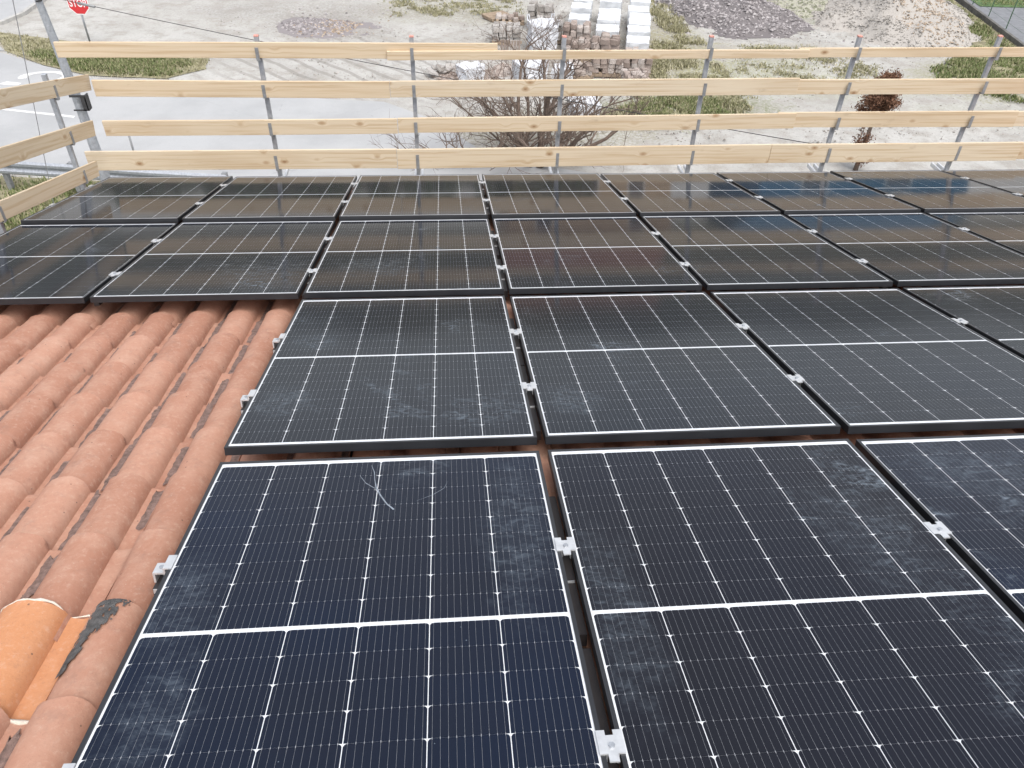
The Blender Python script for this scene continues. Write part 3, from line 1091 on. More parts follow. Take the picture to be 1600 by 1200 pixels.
def post(parent, x, y, z0, z1, slots, face, cap=True, arms=True):
    """square tube with a hook for each plank; face = unit vector towards the roof"""
    base = T(x, y, 0) @ RZ(math.atan2(face[0], -face[1]))
    mb = MB()
    mb.box(-0.020, 0.020, -0.020, 0.020, z0, z1)
    p = link('post', mb.mesh('post', M['galv']), parent, base)
    bevel(p, 0.003, 1)
    for (za, zb, dep) in slots:
        mb = MB()
        mb.box(-0.016, 0.016, -0.0205 - dep - 0.006, -0.0205 - dep, za - 0.012, zb)
        mb.box(-0.016, 0.016, -0.0205 - dep, -0.0205, za - 0.012, za - 0.004)
        link('plank_hook', mb.mesh('plank_hook', M['galv_dark']), p, base)
    if cap:
        mb = MB()
        mb.box(-0.021, 0.021, -0.021, 0.021, z1 - 0.006, z1 + 0.006)
        link('post_cap', mb.mesh('post_cap', M['redcap']), p, base)
    if arms:
        mb = MB()
        for xx in (-0.045, 0.025):
            mb.box(xx, xx + 0.022, -0.75, 0.24, 4.47 - 0.04, 4.47)
        mb.box(-0.06, 0.062, -0.012, 0.028, 4.38, 4.43)
        link('support_arm', mb.mesh('support_arm', M['galv_pale']), p, base)
    return p


PD = 2 * TH + 0.006
for x in (-2.05, -0.62, 0.83, 2.265, 3.75, 5.195):
    hi = 0.011 * max(0, x)
    slots = [(4.595 + hi, 4.745 + hi, PD), (4.968 + hi * .8, 5.085 + hi * .8, PD), (5.34 + hi * .6, 5.455 + hi * .6, PD), (5.69 + hi * .4, 5.80 + hi * .4, PD)]
    ztop = 5.882 + 0.005 * max(0, x)
    post(rail_far, x, YF + PD + 0.0206, 4.36, ztop if x > -3 else 5.55, slots, (0, -1, 0), x > -3, x > -3)

XL = -3.655
rail_left = thing('plank_guardrail', 'guardrail of sloping pale planks down the left edge of the roof', 'guardrail', T(XL, 5.5, 4.4))


def side(zt_at59, h, y_end, seed, y_start=-1.4):
    sl = -0.272
    zt = lambda y: zt_at59 + sl * (y - 5.9)
    hv = h * math.cos(math.atan(sl))
    for s, (ya, yb) in enumerate(((y_start, 3.4), (3.404, y_end))):
        plank(rail_left, (XL - TH / 2, ya, zt(ya) - h / 2), (XL - TH / 2, yb, zt(yb) - h / 2), hv, hv, TH, seed + s)


side(5.947, 0.145, 7.44, 21)
side(5.541, 0.146, 7.23, 23)
side(5.170, 0.147, 7.03, 25)
for y in (6.72, 5.25, 3.8, 2.3):
    zt = lambda a: a - 0.272 * (y - 5.9)
    slots = [(zt(a) - 0.150, zt(a) - 0.04, TH + 0.004) for a in (5.947, 5.541, 5.170)]
    post(rail_left, XL - TH - 0.026, y, 4.15 - 0.27 * (y - 6.7), zt(5.947) + 0.06, slots, (1, 0, 0), False, False)


# ------------------------------------------------------------------ street furniture on the left
def text_mesh(body, size, ext, mat):
    cu = bpy.data.curves.new('text', 'FONT')
    cu.body = body
    cu.size = size
    cu.extrude = ext
    cu.offset = size * 0.018
    cu.align_x = 'CENTER'
    cu.align_y = 'CENTER'
    o = bpy.data.objects.new('text', cu)
    col.objects.link(o)
    dg = bpy.context.evaluated_depsgraph_get()
    me = bpy.data.meshes.new_from_object(o.evaluated_get(dg))
    bpy.data.objects.remove(o)
    me.materials.clear()
    me.materials.append(mat)
    return me


sx, sy, szc = -11.36, 26.3, 1.23
sb = T(sx, sy, 0)
sign = thing('stop_sign', 'red octagonal stop sign on a grey pole by the verge', 'road sign', sb)
mb = MB()
mb.tube([(0, 0.03, 0), (0, 0.03, szc + 0.28)], 0.03, 10)
link('pole', mb.mesh('pole', M['galv'], True), sign, sb)
plm = T(sx, sy, szc) @ RZ(math.radians(-6)) @ RX(math.radians(90))
oct_ = lambda rr: [(rr * math.cos(math.pi / 8 + k * math.pi / 4), rr * math.sin(math.pi / 8 + k * math.pi / 4)) for k in range(8)]
mb = MB()
mb.prism(oct_(0.345), -0.006, 0.0)
pl = link('plate', mb.mesh('plate', M['white_paint']), sign, plm)
mb = MB()
mb.prism(oct_(0.318), 0.0003, 0.002)
link('red_face', mb.mesh('red_face', M['stop_red']), pl, plm)
lm = text_mesh('STOP', 0.27, 0.001, M['white_paint'])
link('lettering', lm, pl, plm @ T(0, 0.0, 0.0045) @ Matrix.Diagonal((0.82, 1.15, 1, 1)))

# utility pole behind the corner of the guardrail
ub = T(-5.62, 11.5, 0)
up = thing('utility_pole', 'tall tapered grey steel pole behind the left corner of the guardrail', 'pole', ub)
mb = MB()
mb.tube([(0.0, 0, 0), (0.0, 0, 2.9), (-0.03, 0, 3.9), (-0.12, 0, 5.3), (-0.2, 0, 6.9)], [0.092, 0.076, 0.066, 0.045, 0.035], 14)
link('pole', mb.mesh('pole', M['galv'], True), up, ub)
mb = MB()
mb.box(0.06, 0.13, -0.10, -0.085, 3.66, 3.88)
mb.box(0.115, 0.135, -0.10, 0.02, 3.66, 3.88)
mb.box(-0.085, 0.13, -0.105, -0.09, 3.86, 3.89)
mb.box(-0.085, 0.10, -0.10, -0.088, 3.66, 3.68)
link('bracket', mb.mesh('bracket', M['black']), up, ub)
mb = MB()
mb.tube([(-0.12, -0.05, 5.13), (-0.05, -0.055, 5.14), (-0.03, -0.055, 5.17)], 0.012, 8)
link('collar', mb.mesh('collar', M['black'], True), up, ub)

# overhead cable from the pole to the house
mb = MB()
A, Bp = Vector((-5.79, 11.42, 5.25)), Vector((3.74, 7.56, 4.74))
pts = []
for k in range(41):
    s = k / 40
    p = A.lerp(Bp, s)
    p.z -= 0.06 * 4 * s * (1 - s)
    pts.append(p)
mb.tube(pts, 0.0042, 5)
cb = thing('overhead_cable', 'thin black overhead cable running down from the utility pole to the house', 'cable', T(*A))
link('cable', mb.mesh('cable', M['black'], True), cb, I4)
mb = MB()
i0, i1 = 3, 5
mb.tube([pts[3], pts[4]], 0.016, 8)
link('cable_clamp', mb.mesh('cable_clamp', M['galv_dark'], True), cb, I4)
gm = MB()
ga, gb = Vector((-5.85, 11.45, 6.3)), Vector((-7.25, 12.35, 0.0))
gm.tube([ga, gb], 0.006, 5)
tag(link('stay_wire', gm.mesh('stay_wire', M['galv_dark'])), 'thin stay wire slanting down left of the utility pole', 'wire')

# crash barrier
cbp = [(-13.6, 16.9), (-9.84, 16.3), (-8.31, 16.06), (-7.05, 15.82), (-5.0, 15.5)]
br = thing('crash_barrier', 'grey steel crash barrier between the road and the near grass', 'barrier', T(-8.3, 16.06, 0))
prof = [(0.0, 0.46), (-0.05, 0.50), (-0.05, 0.55), (0.0, 0.60), (0.0, 0.63), (-0.05, 0.68), (-0.05, 0.73), (0.0, 0.77)]
for a, b in zip(cbp, cbp[1:]):
    a, b = Vector((a[0], a[1], 0)), Vector((b[0], b[1], 0))
    d = (b - a).normalized()
    nrm = Vector((-d.y, d.x, 0))
    mb = MB()
    for q in (a - d * 0.06, b + d * 0.06):
        for (o_, z) in prof:
            mb.v.append(tuple(q + nrm * o_ + Vector((0, 0, z - 0.05))))
        for (o_, z) in prof:
            mb.v.append(tuple(q + nrm * (o_ + 0.006) + Vector((0, 0, z - 0.05))))
    n = len(prof)
    for i in range(n - 1):
        mb.f += [(i, i + 1, 2 * n + i + 1, 2 * n + i), (n + i + 1, n + i, 3 * n + i, 3 * n + i + 1)]
    mb.f += [(n - 1, 2 * n - 1, 4 * n - 1, 3 * n - 1), (0, 2 * n, 3 * n, n)]
    mb.mi = [0] * len(mb.f)
    link('beam', mb.mesh('beam', M['galv']), br, I4)
    pb = T(*b) @ RZ(math.atan2(d.y, d.x))
    mb = MB()
    mb.box(-0.05, 0.05, 0.008, 0.11, 0, 0.74)
    link('barrier_post', mb.mesh('barrier_post', M['galv_dark']), br, pb)

db = T(-7.28, 17.0, 0)
dp = thing('marker_post', 'thin dark marker post at the road edge behind the guardrail', 'post', db)
mb = MB()
mb.tube([(0, 0, 0), (0, 0, 1.2)], 0.022, 8)
link('stake', mb.mesh('stake', M['galv_dark'], True), dp, db)
mb = MB()
mb.box(-0.05, 0.05, -0.028, -0.024, 1.05, 1.2)
link('plate', mb.mesh('plate', M['galv']), dp, db)


# ------------------------------------------------------------------ bare shrub and withered tree
def curve_pts(p, d, L, n, r, wig, up):
    pts = [p.copy()]
    for k in range(n):
        d = (d + Vector((r.gauss(0, wig), r.gauss(0, wig), r.gauss(0, wig) + up))).normalized()
        p = p + d * (L / n)
        if p.z < 0.05:
            p.z = 0.05
        pts.append(p.copy())
    return pts, d


def grow(mb, p, d, L, rad, depth, r):
    n = 5 if depth > 1 else 3
    pts, dd = curve_pts(p, d, L, n, r, 0.24, 0.06)
    tip = rad * 0.45
    radii = [rad + (tip - rad) * k / n for k in range(n + 1)]
    mb.tube(pts, radii, 5 if depth > 2 else 3, cap=False)
    if depth == 0:
        return
    kids = r.randint(2, 5)
    for k in range(kids):
        s = r.uniform(0.3, 1.0)
        i = min(n - 1, int(s * n))
        q = pts[i].lerp(pts[i + 1], s * n - i) if i < n else pts[-1]
        ax = (pts[i + 1] - pts[i]).normalized()
        sidev = Vector((r.gauss(0, 1), r.gauss(0, 1), r.gauss(0, 0.6) + 0.15)).normalized()
        nd = (ax * r.uniform(0.5, 1.0) + sidev * r.uniform(0.5, 0.9)).normalized()
        grow(mb, q, nd, L * r.uniform(0.45, 0.72), max(0.0028, radii[i] * 0.58), depth - 1, r)


sbm = T(1.72, 17.5, 0) @ Matrix.Diagonal((1.08, 1.0, 0.9, 1.0))
shrub = thing('bare_shrub', 'wide leafless many stemmed shrub in the yard behind the middle planks', 'shrub', sbm)
r = random.Random(17)
twigs = MB()
for k in range(15):
    a = k * 2.4 + r.uniform(-0.3, 0.3)
    lean = 0.10 + 1.3 * (k / 14.0)
    base = Vector((math.cos(a) * 0.16, math.sin(a) * 0.16, 0)) * (0.6 + k / 12)
    d = Vector((math.cos(a) * lean * 1.15, math.sin(a) * lean * 0.9, 1.0)).normalized()
    L = r.uniform(2.0, 2.5) + 0.45 * (1 - k / 16)
    n = 6
    pts, dd = curve_pts(base, d, L, n, r, 0.13, 0.01)
    r0 = r.uniform(0.035, 0.075)
    radii = [r0 * (1 - 0.6 * i / n) for i in range(n + 1)]
    mb = MB()
    mb.tube(pts, radii, 7)
    link('trunk', mb.mesh('trunk', M['bark'], True), shrub, sbm)
    for i in range(1, n + 1):
        for q in range(2 if i < n else 3):
            ax = (pts[i] - pts[i - 1]).normalized()
            sidev = Vector((r.gauss(0, 1), r.gauss(0, 1), r.gauss(0, 0.5))).normalized()
            nd = (ax * r.uniform(0.6, 1.1) + sidev * r.uniform(0.35, 0.9)).normalized()
            grow(twigs, pts[i].copy(), nd, r.uniform(0.8, 1.3) * (1.0 - 0.04 * i), radii[i] * 0.6, 2, r)
link('crown', twigs.mesh('crown', M['twig']), shrub, sbm)

rb_ = T(9.6, 17.0, 0)
red = thing('withered_tree', 'small tree with withered reddish brown leaves right of the shrub', 'tree', rb_)
mb = MB()
mb.tube([(0, 0, 0), (0.02, 0, 0.6), (0.05, 0.02, 1.2), (0.10, 0.02, 1.7), (0.12, 0, 2.25)], [0.06, 0.05, 0.042, 0.028, 0.01], 8)
link('trunk', mb.mesh('trunk', M['bark'], True), red, rb_)
br_ = MB()
r = random.Random(23)
tips = []
for k in range(64):
    z = r.uniform(1.15, 2.15) if k < 46 else r.uniform(0.2, 0.75)
    a = r.uniform(0, 6.28)
    L = 0.56 - 0.33 * (z - 1.15) if z > 0.8 else r.uniform(0.18, 0.34)
    p0 = Vector((0.05 * z, 0, z))
    d = Vector((math.cos(a), math.sin(a), r.uniform(0.25, 0.9))).normalized()
    pts, dd = curve_pts(p0, d, L, 4, r, 0.12, 0.03)
    br_.tube(pts, [0.010, 0.008, 0.006, 0.004, 0.002], 4, cap=False)
    tips.append((pts, z))
link('branches', br_.mesh('branches', M['twig']), red, rb_)
lv = MB()
for pts, z in tips:
    cnt = 300 if z > 0.8 else 110
    for k in range(cnt):
        s = r.uniform(0.15, 1.0) * 4
        i = min(3, int(s))
        q = pts[i].lerp(pts[i + 1], s - i) + Vector((r.gauss(0, 0.055), r.gauss(0, 0.055), r.gauss(0, 0.055)))
        e1 = Vector((r.gauss(0, 1), r.gauss(0, 1), r.gauss(0, 1))).normalized()
        e2 = e1.cross(Vector((r.gauss(0, 1), r.gauss(0, 1), r.gauss(0, 1)))).normalized()
        l, w = r.uniform(0.018, 0.034), r.uniform(0.009, 0.016)
        lv.add([q - e1 * l, q + e2 * w, q + e1 * l, q - e2 * w], [(0, 1, 2, 3)])
link('crown', lv.mesh('crown', M['redleaf']), red, rb_)


# ------------------------------------------------------------------ heaps, pallets and bags in the yard
def heap(name, label, cx, cy, rx, ry, h, rot, nst, smin, smax, mats, pick, seed):
    r = random.Random(seed)
    hb = T(cx, cy, 0)
    root = thing(name, label, 'gravel heap', hb, 'heaps in the yard')
    ca, sa = math.cos(rot), math.sin(rot)

    def hz(x, y):
        lx, ly = (x * ca + y * sa) / rx, (-x * sa + y * ca) / ry
        d = math.sqrt(lx * lx + ly * ly) + 0.26 * fbm(x, y, 0.7, seed * 1.0)
        return h * max(0, 1 - d) ** 0.85 * (1 + 0.35 * fbm(x, y, 0.9, seed + 5.0)) - 0.03
    mb = MB()
    n = 44
    R = max(rx, ry) * 1.2
    for j in range(n + 1):
        for i in range(n + 1):
            x, y = -R + 2 * R * i / n, -R + 2 * R * j / n
            mb.v.append((x, y, hz(x, y)))
    for j in range(n):
        for i in range(n):
            a = j * (n + 1) + i
            if max(mb.v[k][2] for k in (a, a + 1, a + n + 1, a + n + 2)) > -0.028:
                mb.f.append((a, a + 1, a + n + 2, a + n + 1))
                mb.mi.append(0)
    link('mound', mb.mesh('mound', mats[0], True), root, hb)
    mb = MB()
    c = 0
    while c < nst:
        x, y = r.uniform(-R, R), r.uniform(-R, R)
        z = hz(x, y)
        if z < (-0.031 if r.random() < 0.06 else 0.0) or (z < -0.029 and r.random() < 0.6):
            continue
        c += 1
        s = smin + (smax - smin) * r.random() ** 2
        pebble(mb, x, y, z - 0.2 * s, s, r, pick(x, y, r))
    tag(link('stones', mb.mesh('stones', mats), root, hb), kind='stuff')


heap('gravel_heap', 'heap of coarse mauve grey gravel at the top of the yard', 10.3, 30.6, 2.2, 3.4, 0.85, 0.25, 6500, 0.03, 0.085, [M['gravel_dark']], lambda x, y, r: 0, 41)
heap('gravel_heap', 'big pale gravel heap with a tan flank beside the grass strip', 16.3, 29.6, 2.9, 3.6, 1.35, -0.15, 9000, 0.018, 0.06, [M['gravel_pale'], M['gravel_tan']],
     lambda x, y, r: 1 if (x - 0.3) ** 2 / 1.4 + (y + 1.3) ** 2 / 4.2 + r.gauss(0, 0.3) < 1 else 0, 42)
heap('gravel_heap', 'low weedy gravel mound between the mauve heap and the pale heap', 13.4, 32.0, 2.1, 2.4, 0.6, 0.0, 4200, 0.025, 0.075, [M['gravel_green'], M['gravel_pale']],
     lambda x, y, r: 1 if r.random() < 0.25 else 0, 43)
heap('mud_heap', 'low dark muddy rubble patch at the top left of the yard', -4.35, 28.45, 1.9, 1.2, 0.10, -0.2, 1300, 0.02, 0.09, [M['gravel_dark'], M['gravel_tan']],
     lambda x, y, r: 1 if x + r.gauss(0, 0.6) > 0.2 and r.random() < 0.6 else 0, 44)


def rumple(x0, x1, y0, y1, z0, z1, mat, r, n=7, amp=0.03, taper=0.0):
    """a closed box with creased sides and top"""
    mb = MB()
    idx = {}

    def vert(i, j, k):
        key = (i, j, k)
        if key not in idx:
            s, t, q = i / n, j / n, k / n
            x, y, z = x0 + (x1 - x0) * s, y0 + (y1 - y0) * t, z0 + (z1 - z0) * q
            c = Vector(((x0 + x1) / 2, (y0 + y1) / 2, 0))
            x = c.x + (x - c.x) * (1 - taper * q)
            y = c.y + (y - c.y) * (1 - taper * q)
            w = noise.noise_vector(Vector((x, y, z)) * 4.0 + Vector((seed0, 0, 0)))
            w2 = noise.noise_vector(Vector((x, y, z)) * 11.0)
            a = amp if k else 0
            idx[key] = len(mb.v)
            mb.v.append((x + (w.x + w2.x * .4) * a, y + (w.y + w2.y * .4) * a, z + (w.z + w2.z * .4) * a))
        return idx[key]
    seed0 = r.uniform(0, 50)
    for a in range(n):
        for b in range(n):
            for q in ([(a, b, n), (a + 1, b, n), (a + 1, b + 1, n), (a, b + 1, n)],
                      [(a, 0, b), (a + 1, 0, b), (a + 1, 0, b + 1), (a, 0, b + 1)],
                      [(a + 1, n, b), (a, n, b), (a, n, b + 1), (a + 1, n, b + 1)],
                      [(0, a + 1, b), (0, a, b), (0, a, b + 1), (0, a + 1, b + 1)],
                      [(n, a, b), (n, a + 1, b), (n, a + 1, b + 1), (n, a, b + 1)]):
                mb.f.append(tuple(vert(*k) for k in q))
                mb.mi.append(0)
    return mb.mesh('load', mat, False)


def pallet_base(parent, w, d, m):
    mb = MB()
    for k in range(3):
        mb.box(-w / 2, w / 2, -d / 2 + k * (d - 0.1) / 2, -d / 2 + k * (d - 0.1) / 2 + 0.1, 0.0, 0.09)
    for k in range(5):
        mb.box(-w / 2 + k * (w - 0.1) / 4, -w / 2 + k * (w - 0.1) / 4 + 0.1, -d / 2, d / 2, 0.0905, 0.115)
    link('pallet', mb.mesh('pallet', M['pallet']), parent, m)


PRn = random.Random(77)


def wrapped(x, y, w, d, h, rot, label):
    m = T(x, y, 0) @ RZ(rot)
    p = thing('wrapped_pallet', label, 'pallet', m, 'white wrapped pallets')
    pallet_base(p, w, d, m)
    me = rumple(-w / 2 - .01, w / 2 + .01, -d / 2 - .01, d / 2 + .01, 0.118, h, M['wrap'], PRn)
    link('load', me, p, m)


SK = -0.20
pos_names = ['nearest', 'second', 'third', 'fourth', 'fifth', 'sixth', 'seventh']
for k in range(6):
    yy = 24.95 + k * 0.86
    wrapped(5.72 + 0.215 * k * 0.86 + PRn.gauss(0, 0.015), yy, 0.68, 0.70, 0.60 + 0.22 * PRn.random(), SK + PRn.gauss(0, 0.02),
            'white wrapped pallet, %s from the camera in the right hand column of pallets' % pos_names[k])
for k in range(4):
    yy = 26.25 + k * 0.98
    wrapped(5.02 + 0.21 * k * 0.98 - 0.03, yy, 0.72, 0.70, 0.58 + 0.22 * PRn.random(), SK + PRn.gauss(0, 0.03),
            'white wrapped pallet, %s from the camera in the middle column of pallets' % pos_names[k])
for k in range(3):
    yy = 27.55 + k * 1.0
    wrapped(4.25 + 0.21 * k, yy, 0.66, 0.70, 0.58 + 0.22 * PRn.random(), SK + PRn.gauss(0, 0.03),
            'white wrapped pallet, %s from the camera in the left hand column of pallets' % pos_names[k])


def stone_mesh(seed, mat):
    r = random.Random(seed)
    mb = MB()
    vs = []
    for z in (-0.5, 0.5):
        for (x, y) in ((-.5, -.5), (0, -.56), (.5, -.5), (.55, 0), (.5, .5), (0, .55), (-.5, .5), (-.55, 0)):
            k = 0.82 if z > 0 else 1.0
            vs.append((x * k + r.uniform(-.08, .08), y * k + r.uniform(-.08, .08), z + r.uniform(-.1, .1)))
    vs.append((r.uniform(-.1, .1), r.uniform(-.1, .1), 0.58))
    fs = [(i, (i + 1) % 8, 8 + (i + 1) % 8, 8 + i) for i in range(8)] + [(8 + i, 8 + (i + 1) % 8, 16) for i in range(8)]
    mb.add(vs, fs)
    return mb.mesh('stone', mat)


stones_tan = [stone_mesh(s, M['stone']) for s in range(4)]
stones_grey = [stone_mesh(s + 9, M['block']) for s in range(4)]


def stone_pallet(x, y, w, d, rot, nx, ny, nz, sh, lib, label, name='stone_pallet'):
    m = T(x, y, 0) @ RZ(rot)
    p = thing(name, label, 'pallet', m, 'pallets of stone')
    pallet_base(p, w, d, m)
    for k in range(nz):
        for i in range(nx):
            for j in range(ny):
                if k == nz - 1 and PRn.random() < 0.25:
                    continue
                sx_, sy_ = w / nx, d / ny
                sm = m @ T(-w / 2 + sx_ * (i + .5) + PRn.gauss(0, .015), -d / 2 + sy_ * (j + .5) + PRn.gauss(0, .015), 0.118 + sh * (k + .5)) @ RZ(PRn.gauss(0, 0.16)) \
                    @ Matrix.Diagonal((sx_ * PRn.uniform(.82, 1.0), sy_ * PRn.uniform(.82, 1.0), sh * PRn.uniform(.85, 1.1), 1))
                link('stone', PRn.choice(lib), p, sm)


stone_pallet(5.55, 23.95, 0.85, 0.85, SK, 4, 4, 4, 0.13, stones_tan, 'pallet of tan stones at the near end of the right hand pallet column')
stone_pallet(4.75, 25.2, 0.9, 0.85, SK, 3, 4, 4, 0.14, stones_tan, 'pallet of tan stones in front of the middle wrapped pallets')
stone_pallet(4.0, 26.35, 0.85, 0.85, SK, 4, 3, 4, 0.15, stones_tan, 'pallet of tan stones in front of the left hand wrapped pallets')
stone_pallet(3.9, 25.2, 0.8, 0.8, SK, 4, 4, 3, 0.14, stones_tan, 'low pallet of tan stones behind the leafless shrub tips')
stone_pallet(4.6, 23.9, 0.9, 0.85, SK + .1, 4, 4, 3, 0.13, stones_tan, 'low pallet of tan stones nearest the grass')
stone_pallet(3.05, 28.4, 0.85, 0.85, SK, 3, 3, 4, 0.17, stones_grey, 'pallet of grey blocks left of the wrapped pallets at the top')
stone_pallet(3.2, 27.1, 0.85, 0.8, SK, 4, 3, 4, 0.15, stones_grey, 'pallet of grey blocks behind the big white bag')
stone_pallet(1.75, 26.9, 0.9, 0.85, SK + .1, 4, 4, 3, 0.13, stones_grey, 'low grey stone pallet left of the big white bag')
stone_pallet(5.3, 22.75, 0.8, 0.8, 0.1, 4, 4, 2, 0.13, stones_tan, 'very low heap of tan stones on a pallet at the near end')
stone_pallet(3.65, 23.6, 0.8, 0.8, 0.2, 4, 4, 2, 0.12, stones_tan, 'low tan stone pallet beside the near white bags')
stone_pallet(2.05, 29.1, 1.0, 0.8, -.1, 5, 4, 1, 0.09, stones_tan, 'single layer of tan slabs on a pallet at the top centre')


def bag(x, y, w, d, h, rot, label, loops=True):
    m = T(x, y, 0) @ RZ(rot)
    b = thing('bulk_bag', label, 'bag', m, 'white bulk bags')
    link('sack', rumple(-w / 2, w / 2, -d / 2, d / 2, -0.01, h, M['bag'], PRn, 9, 0.07, -0.06), b, m)
    if loops:
        for (i, j) in ((-1, -1), (1, -1), (1, 1), (-1, 1)):
            mb = MB()
            cx, cy = i * w * 0.45, j * d * 0.45
            mb.tube([(cx - .05, cy, h - .08), (cx - .03 + i * .05, cy + j * .03, h + .16), (cx + .03 + i * .06, cy + j * .03, h + .17), (cx + .05, cy, h - .08)], 0.02, 5)
            link('lifting_loop', mb.mesh('lifting_loop', M['bag']), b, m)


bag(2.83, 25.95, 0.80, 0.75, 0.85, 0.1, 'large white bulk bag with raised lifting loops beside the stone pallets')
bag(2.15, 22.9, 0.75, 0.75, 0.62, 0.3, 'slumped white bulk bag seen through the shrub twigs, second planks gap')
bag(3.1, 22.75, 0.55, 0.55, 0.55, -0.2, 'small white bag right of the slumped bulk bag', False)
bag(3.35, 20.1, 0.72, 0.65, 0.55, 0.15, 'white bag nearest the shrub, on the edge of the grass', False)
bag(0.45, 23.3, 0.62, 0.5, 0.42, 0.5, 'white plastic sack leaning on the broken slabs', False)

# broken slabs and rubble beside the shrub
rb2 = T(0.1, 23.6, 0)
rub = thing('rubble_pile', 'pile of broken grey slabs and tan rubble left of the white sack', 'rubble', rb2)
r = random.Random(61)
for k in range(9):
    w, d, th = r.uniform(0.35, 0.62), r.uniform(0.3, 0.5), r.uniform(0.03, 0.06)
    mb = MB()
    pts = [(math.cos(a) * w / 2 * r.uniform(.8, 1.15), math.sin(a) * d / 2 * r.uniform(.8, 1.15)) for a in [q * math.pi * 2 / 5 + r.uniform(-.3, .3) for q in range(5)]]
    mb.prism(pts, -th / 2, th / 2)
    sm = rb2 @ T(-0.75 + k * 0.16 + r.gauss(0, .05), r.gauss(0, 0.18), 0.13 + 0.05 * r.random()) @ RZ(r.uniform(0, 6)) @ RX(r.uniform(-0.7, 0.7)) @ RY(r.uniform(-.5, .5))
    link('slab', mb.mesh('slab', M['block']), rub, sm)
mb = MB()
for k in range(700):
    a, q = r.uniform(0, 6.28), math.sqrt(r.random())
    pebble(mb, math.cos(a) * q * 0.95 + 0.15, math.sin(a) * q * 0.5, 0.12 * (1 - q) * r.random(), r.uniform(0.02, 0.09), r)
tag(link('debris', mb.mesh('debris', M['stone']), rub, rb2), kind='stuff')
rb3 = T(1.45, 23.6, 0)
rub2 = thing('rubble_pile', 'brown earthy rubble heap between the white sack and the slumped bag', 'rubble', rb3)
mb = MB()
for k in range(900):
    a, q = r.uniform(0, 6.28), math.sqrt(r.random())
    pebble(mb, math.cos(a) * q * 0.6, math.sin(a) * q * 0.55, 0.34 * (1 - q), r.uniform(0.03, 0.10), r)
tag(link('debris', mb.mesh('debris', M['stone']), rub2, rb3), kind='stuff')
mb = MB()
mb.box(-.25, .25, -.2, .2, 0.05, 0.12)
link('block', mb.mesh('block', M['block']), rub2, rb3 @ T(0.1, -0.5, 0.0) @ RZ(.4))

flm = T(1.62, 29.55, 0) @ RZ(0.5)
fl = thing('flat_pallet', 'weathered wooden pallet lying flat on the pale gravel', 'pallet', flm)
for k in range(6):
    mb = MB()
    mb.box(-0.45, 0.45, -0.36 + k * 0.125, -0.36 + k * 0.125 + 0.095, 0.085, 0.108)
    link('slat', mb.mesh('slat', M['pallet']), fl, flm)
for k in range(3):
    mb = MB()
    mb.box(-0.43 + k * 0.38, -0.33 + k * 0.38, -0.36, 0.36, 0.0, 0.0845)
    link('bearer', mb.mesh('bearer', M['pallet']), fl, flm)
flm = T(2.55, 24.9, 0) @ RZ(-0.2) @ T(0, 0, 0.35) @ RX(1.2)
f2 = thing('leaning_crate', 'reddish slatted crate side standing among the twigs left of the big bag', 'crate', T(2.0, 24.9, 0))
for k in range(7):
    mb = MB()
    mb.box(-0.3 + k * 0.09, -0.24 + k * 0.09, -0.012, 0.012, 0.05, 0.6)
    link('slat', mb.mesh('slat', M['stone']), f2, T(1.75, 25.0, 0) @ RZ(-0.15))
mb = MB()
mb.box(-0.32, 0.34, 0.0125, 0.035, 0.5, 0.58)
mb.box(-0.32, 0.34, 0.0125, 0.035, 0.1, 0.18)
link('batten', mb.mesh('batten', M['pallet']), f2, T(1.75, 25.0, 0) @ RZ(-0.15))

# ------------------------------------------------------------------ right edge: low wall, path, lawn and wire fence
wall_a, wall_b = Vector((19.25, 25.3, 0)), Vector((20.45, 33.2, 0))
d = wall_b - wall_a
wm = T(*wall_a) @ RZ(math.atan2(d.y, d.x))
mb = MB()
mb.box(0, d.length, -0.06, 0.06, -0.05, 0.17)
o = tag(link('low_wall', mb.mesh('low_wall', M['darkwall']), None, wm), 'dark low concrete wall along the edge of the tarmac path', 'wall')
bevel(o, 0.01, 2)
wm2 = wm @ T(0, -0.02, 0)
sheet('footpath', [(19.4, 25.0), (20.55, 33.2), (30, 33.2), (30, 25.0)], 0.012, M['path'])
mb = MB()
mb.box(0, 9, -0.08, 0.08, -0.05, 0.12, mat=T(20.55, 25.6, 0) @ RZ(-0.12))
tag(link('kerb', mb.mesh('kerb', M['kerb'])), kind='structure')
lawn = [(20.75, 31.4), (26, 31.0), (30, 31.0), (30, 42), (22, 42)]
sheet('lawn', lawn, 0.03, M['lawn'])
grass('grass', [(20.8, 31.45), (25, 31.1), (26, 35), (21.5, 35)], 5000, 0.03, 0.09, M['grass'], 'bright green lawn beyond the footpath in the top right corner', 14, -0.5)
wf = thing('wire_fence', 'green wire fence on thin posts along the low wall at the top right', 'fence', T(20.0, 28.5, 0))
for k in range(5):
    q = wall_a + d * (0.12 + 0.2 * k)
    mb = MB()
    mb.tube([(0, 0, 0.2), (0, 0, 1.45)], 0.02, 6)
    link('fence_post', mb.mesh('fence_post', M['wire_green']), wf, T(q.x + 0.02, q.y, 0))
for z in (0.42, 0.75, 1.08, 1.4):
    mb = MB()
    mb.tube([wall_a + d * 0.02 + Vector((0, 0, z)), wall_b + Vector((0, 0, z))], 0.004, 4)
    link('fence_wire', mb.mesh('fence_wire', M['wire_green']), wf, I4)

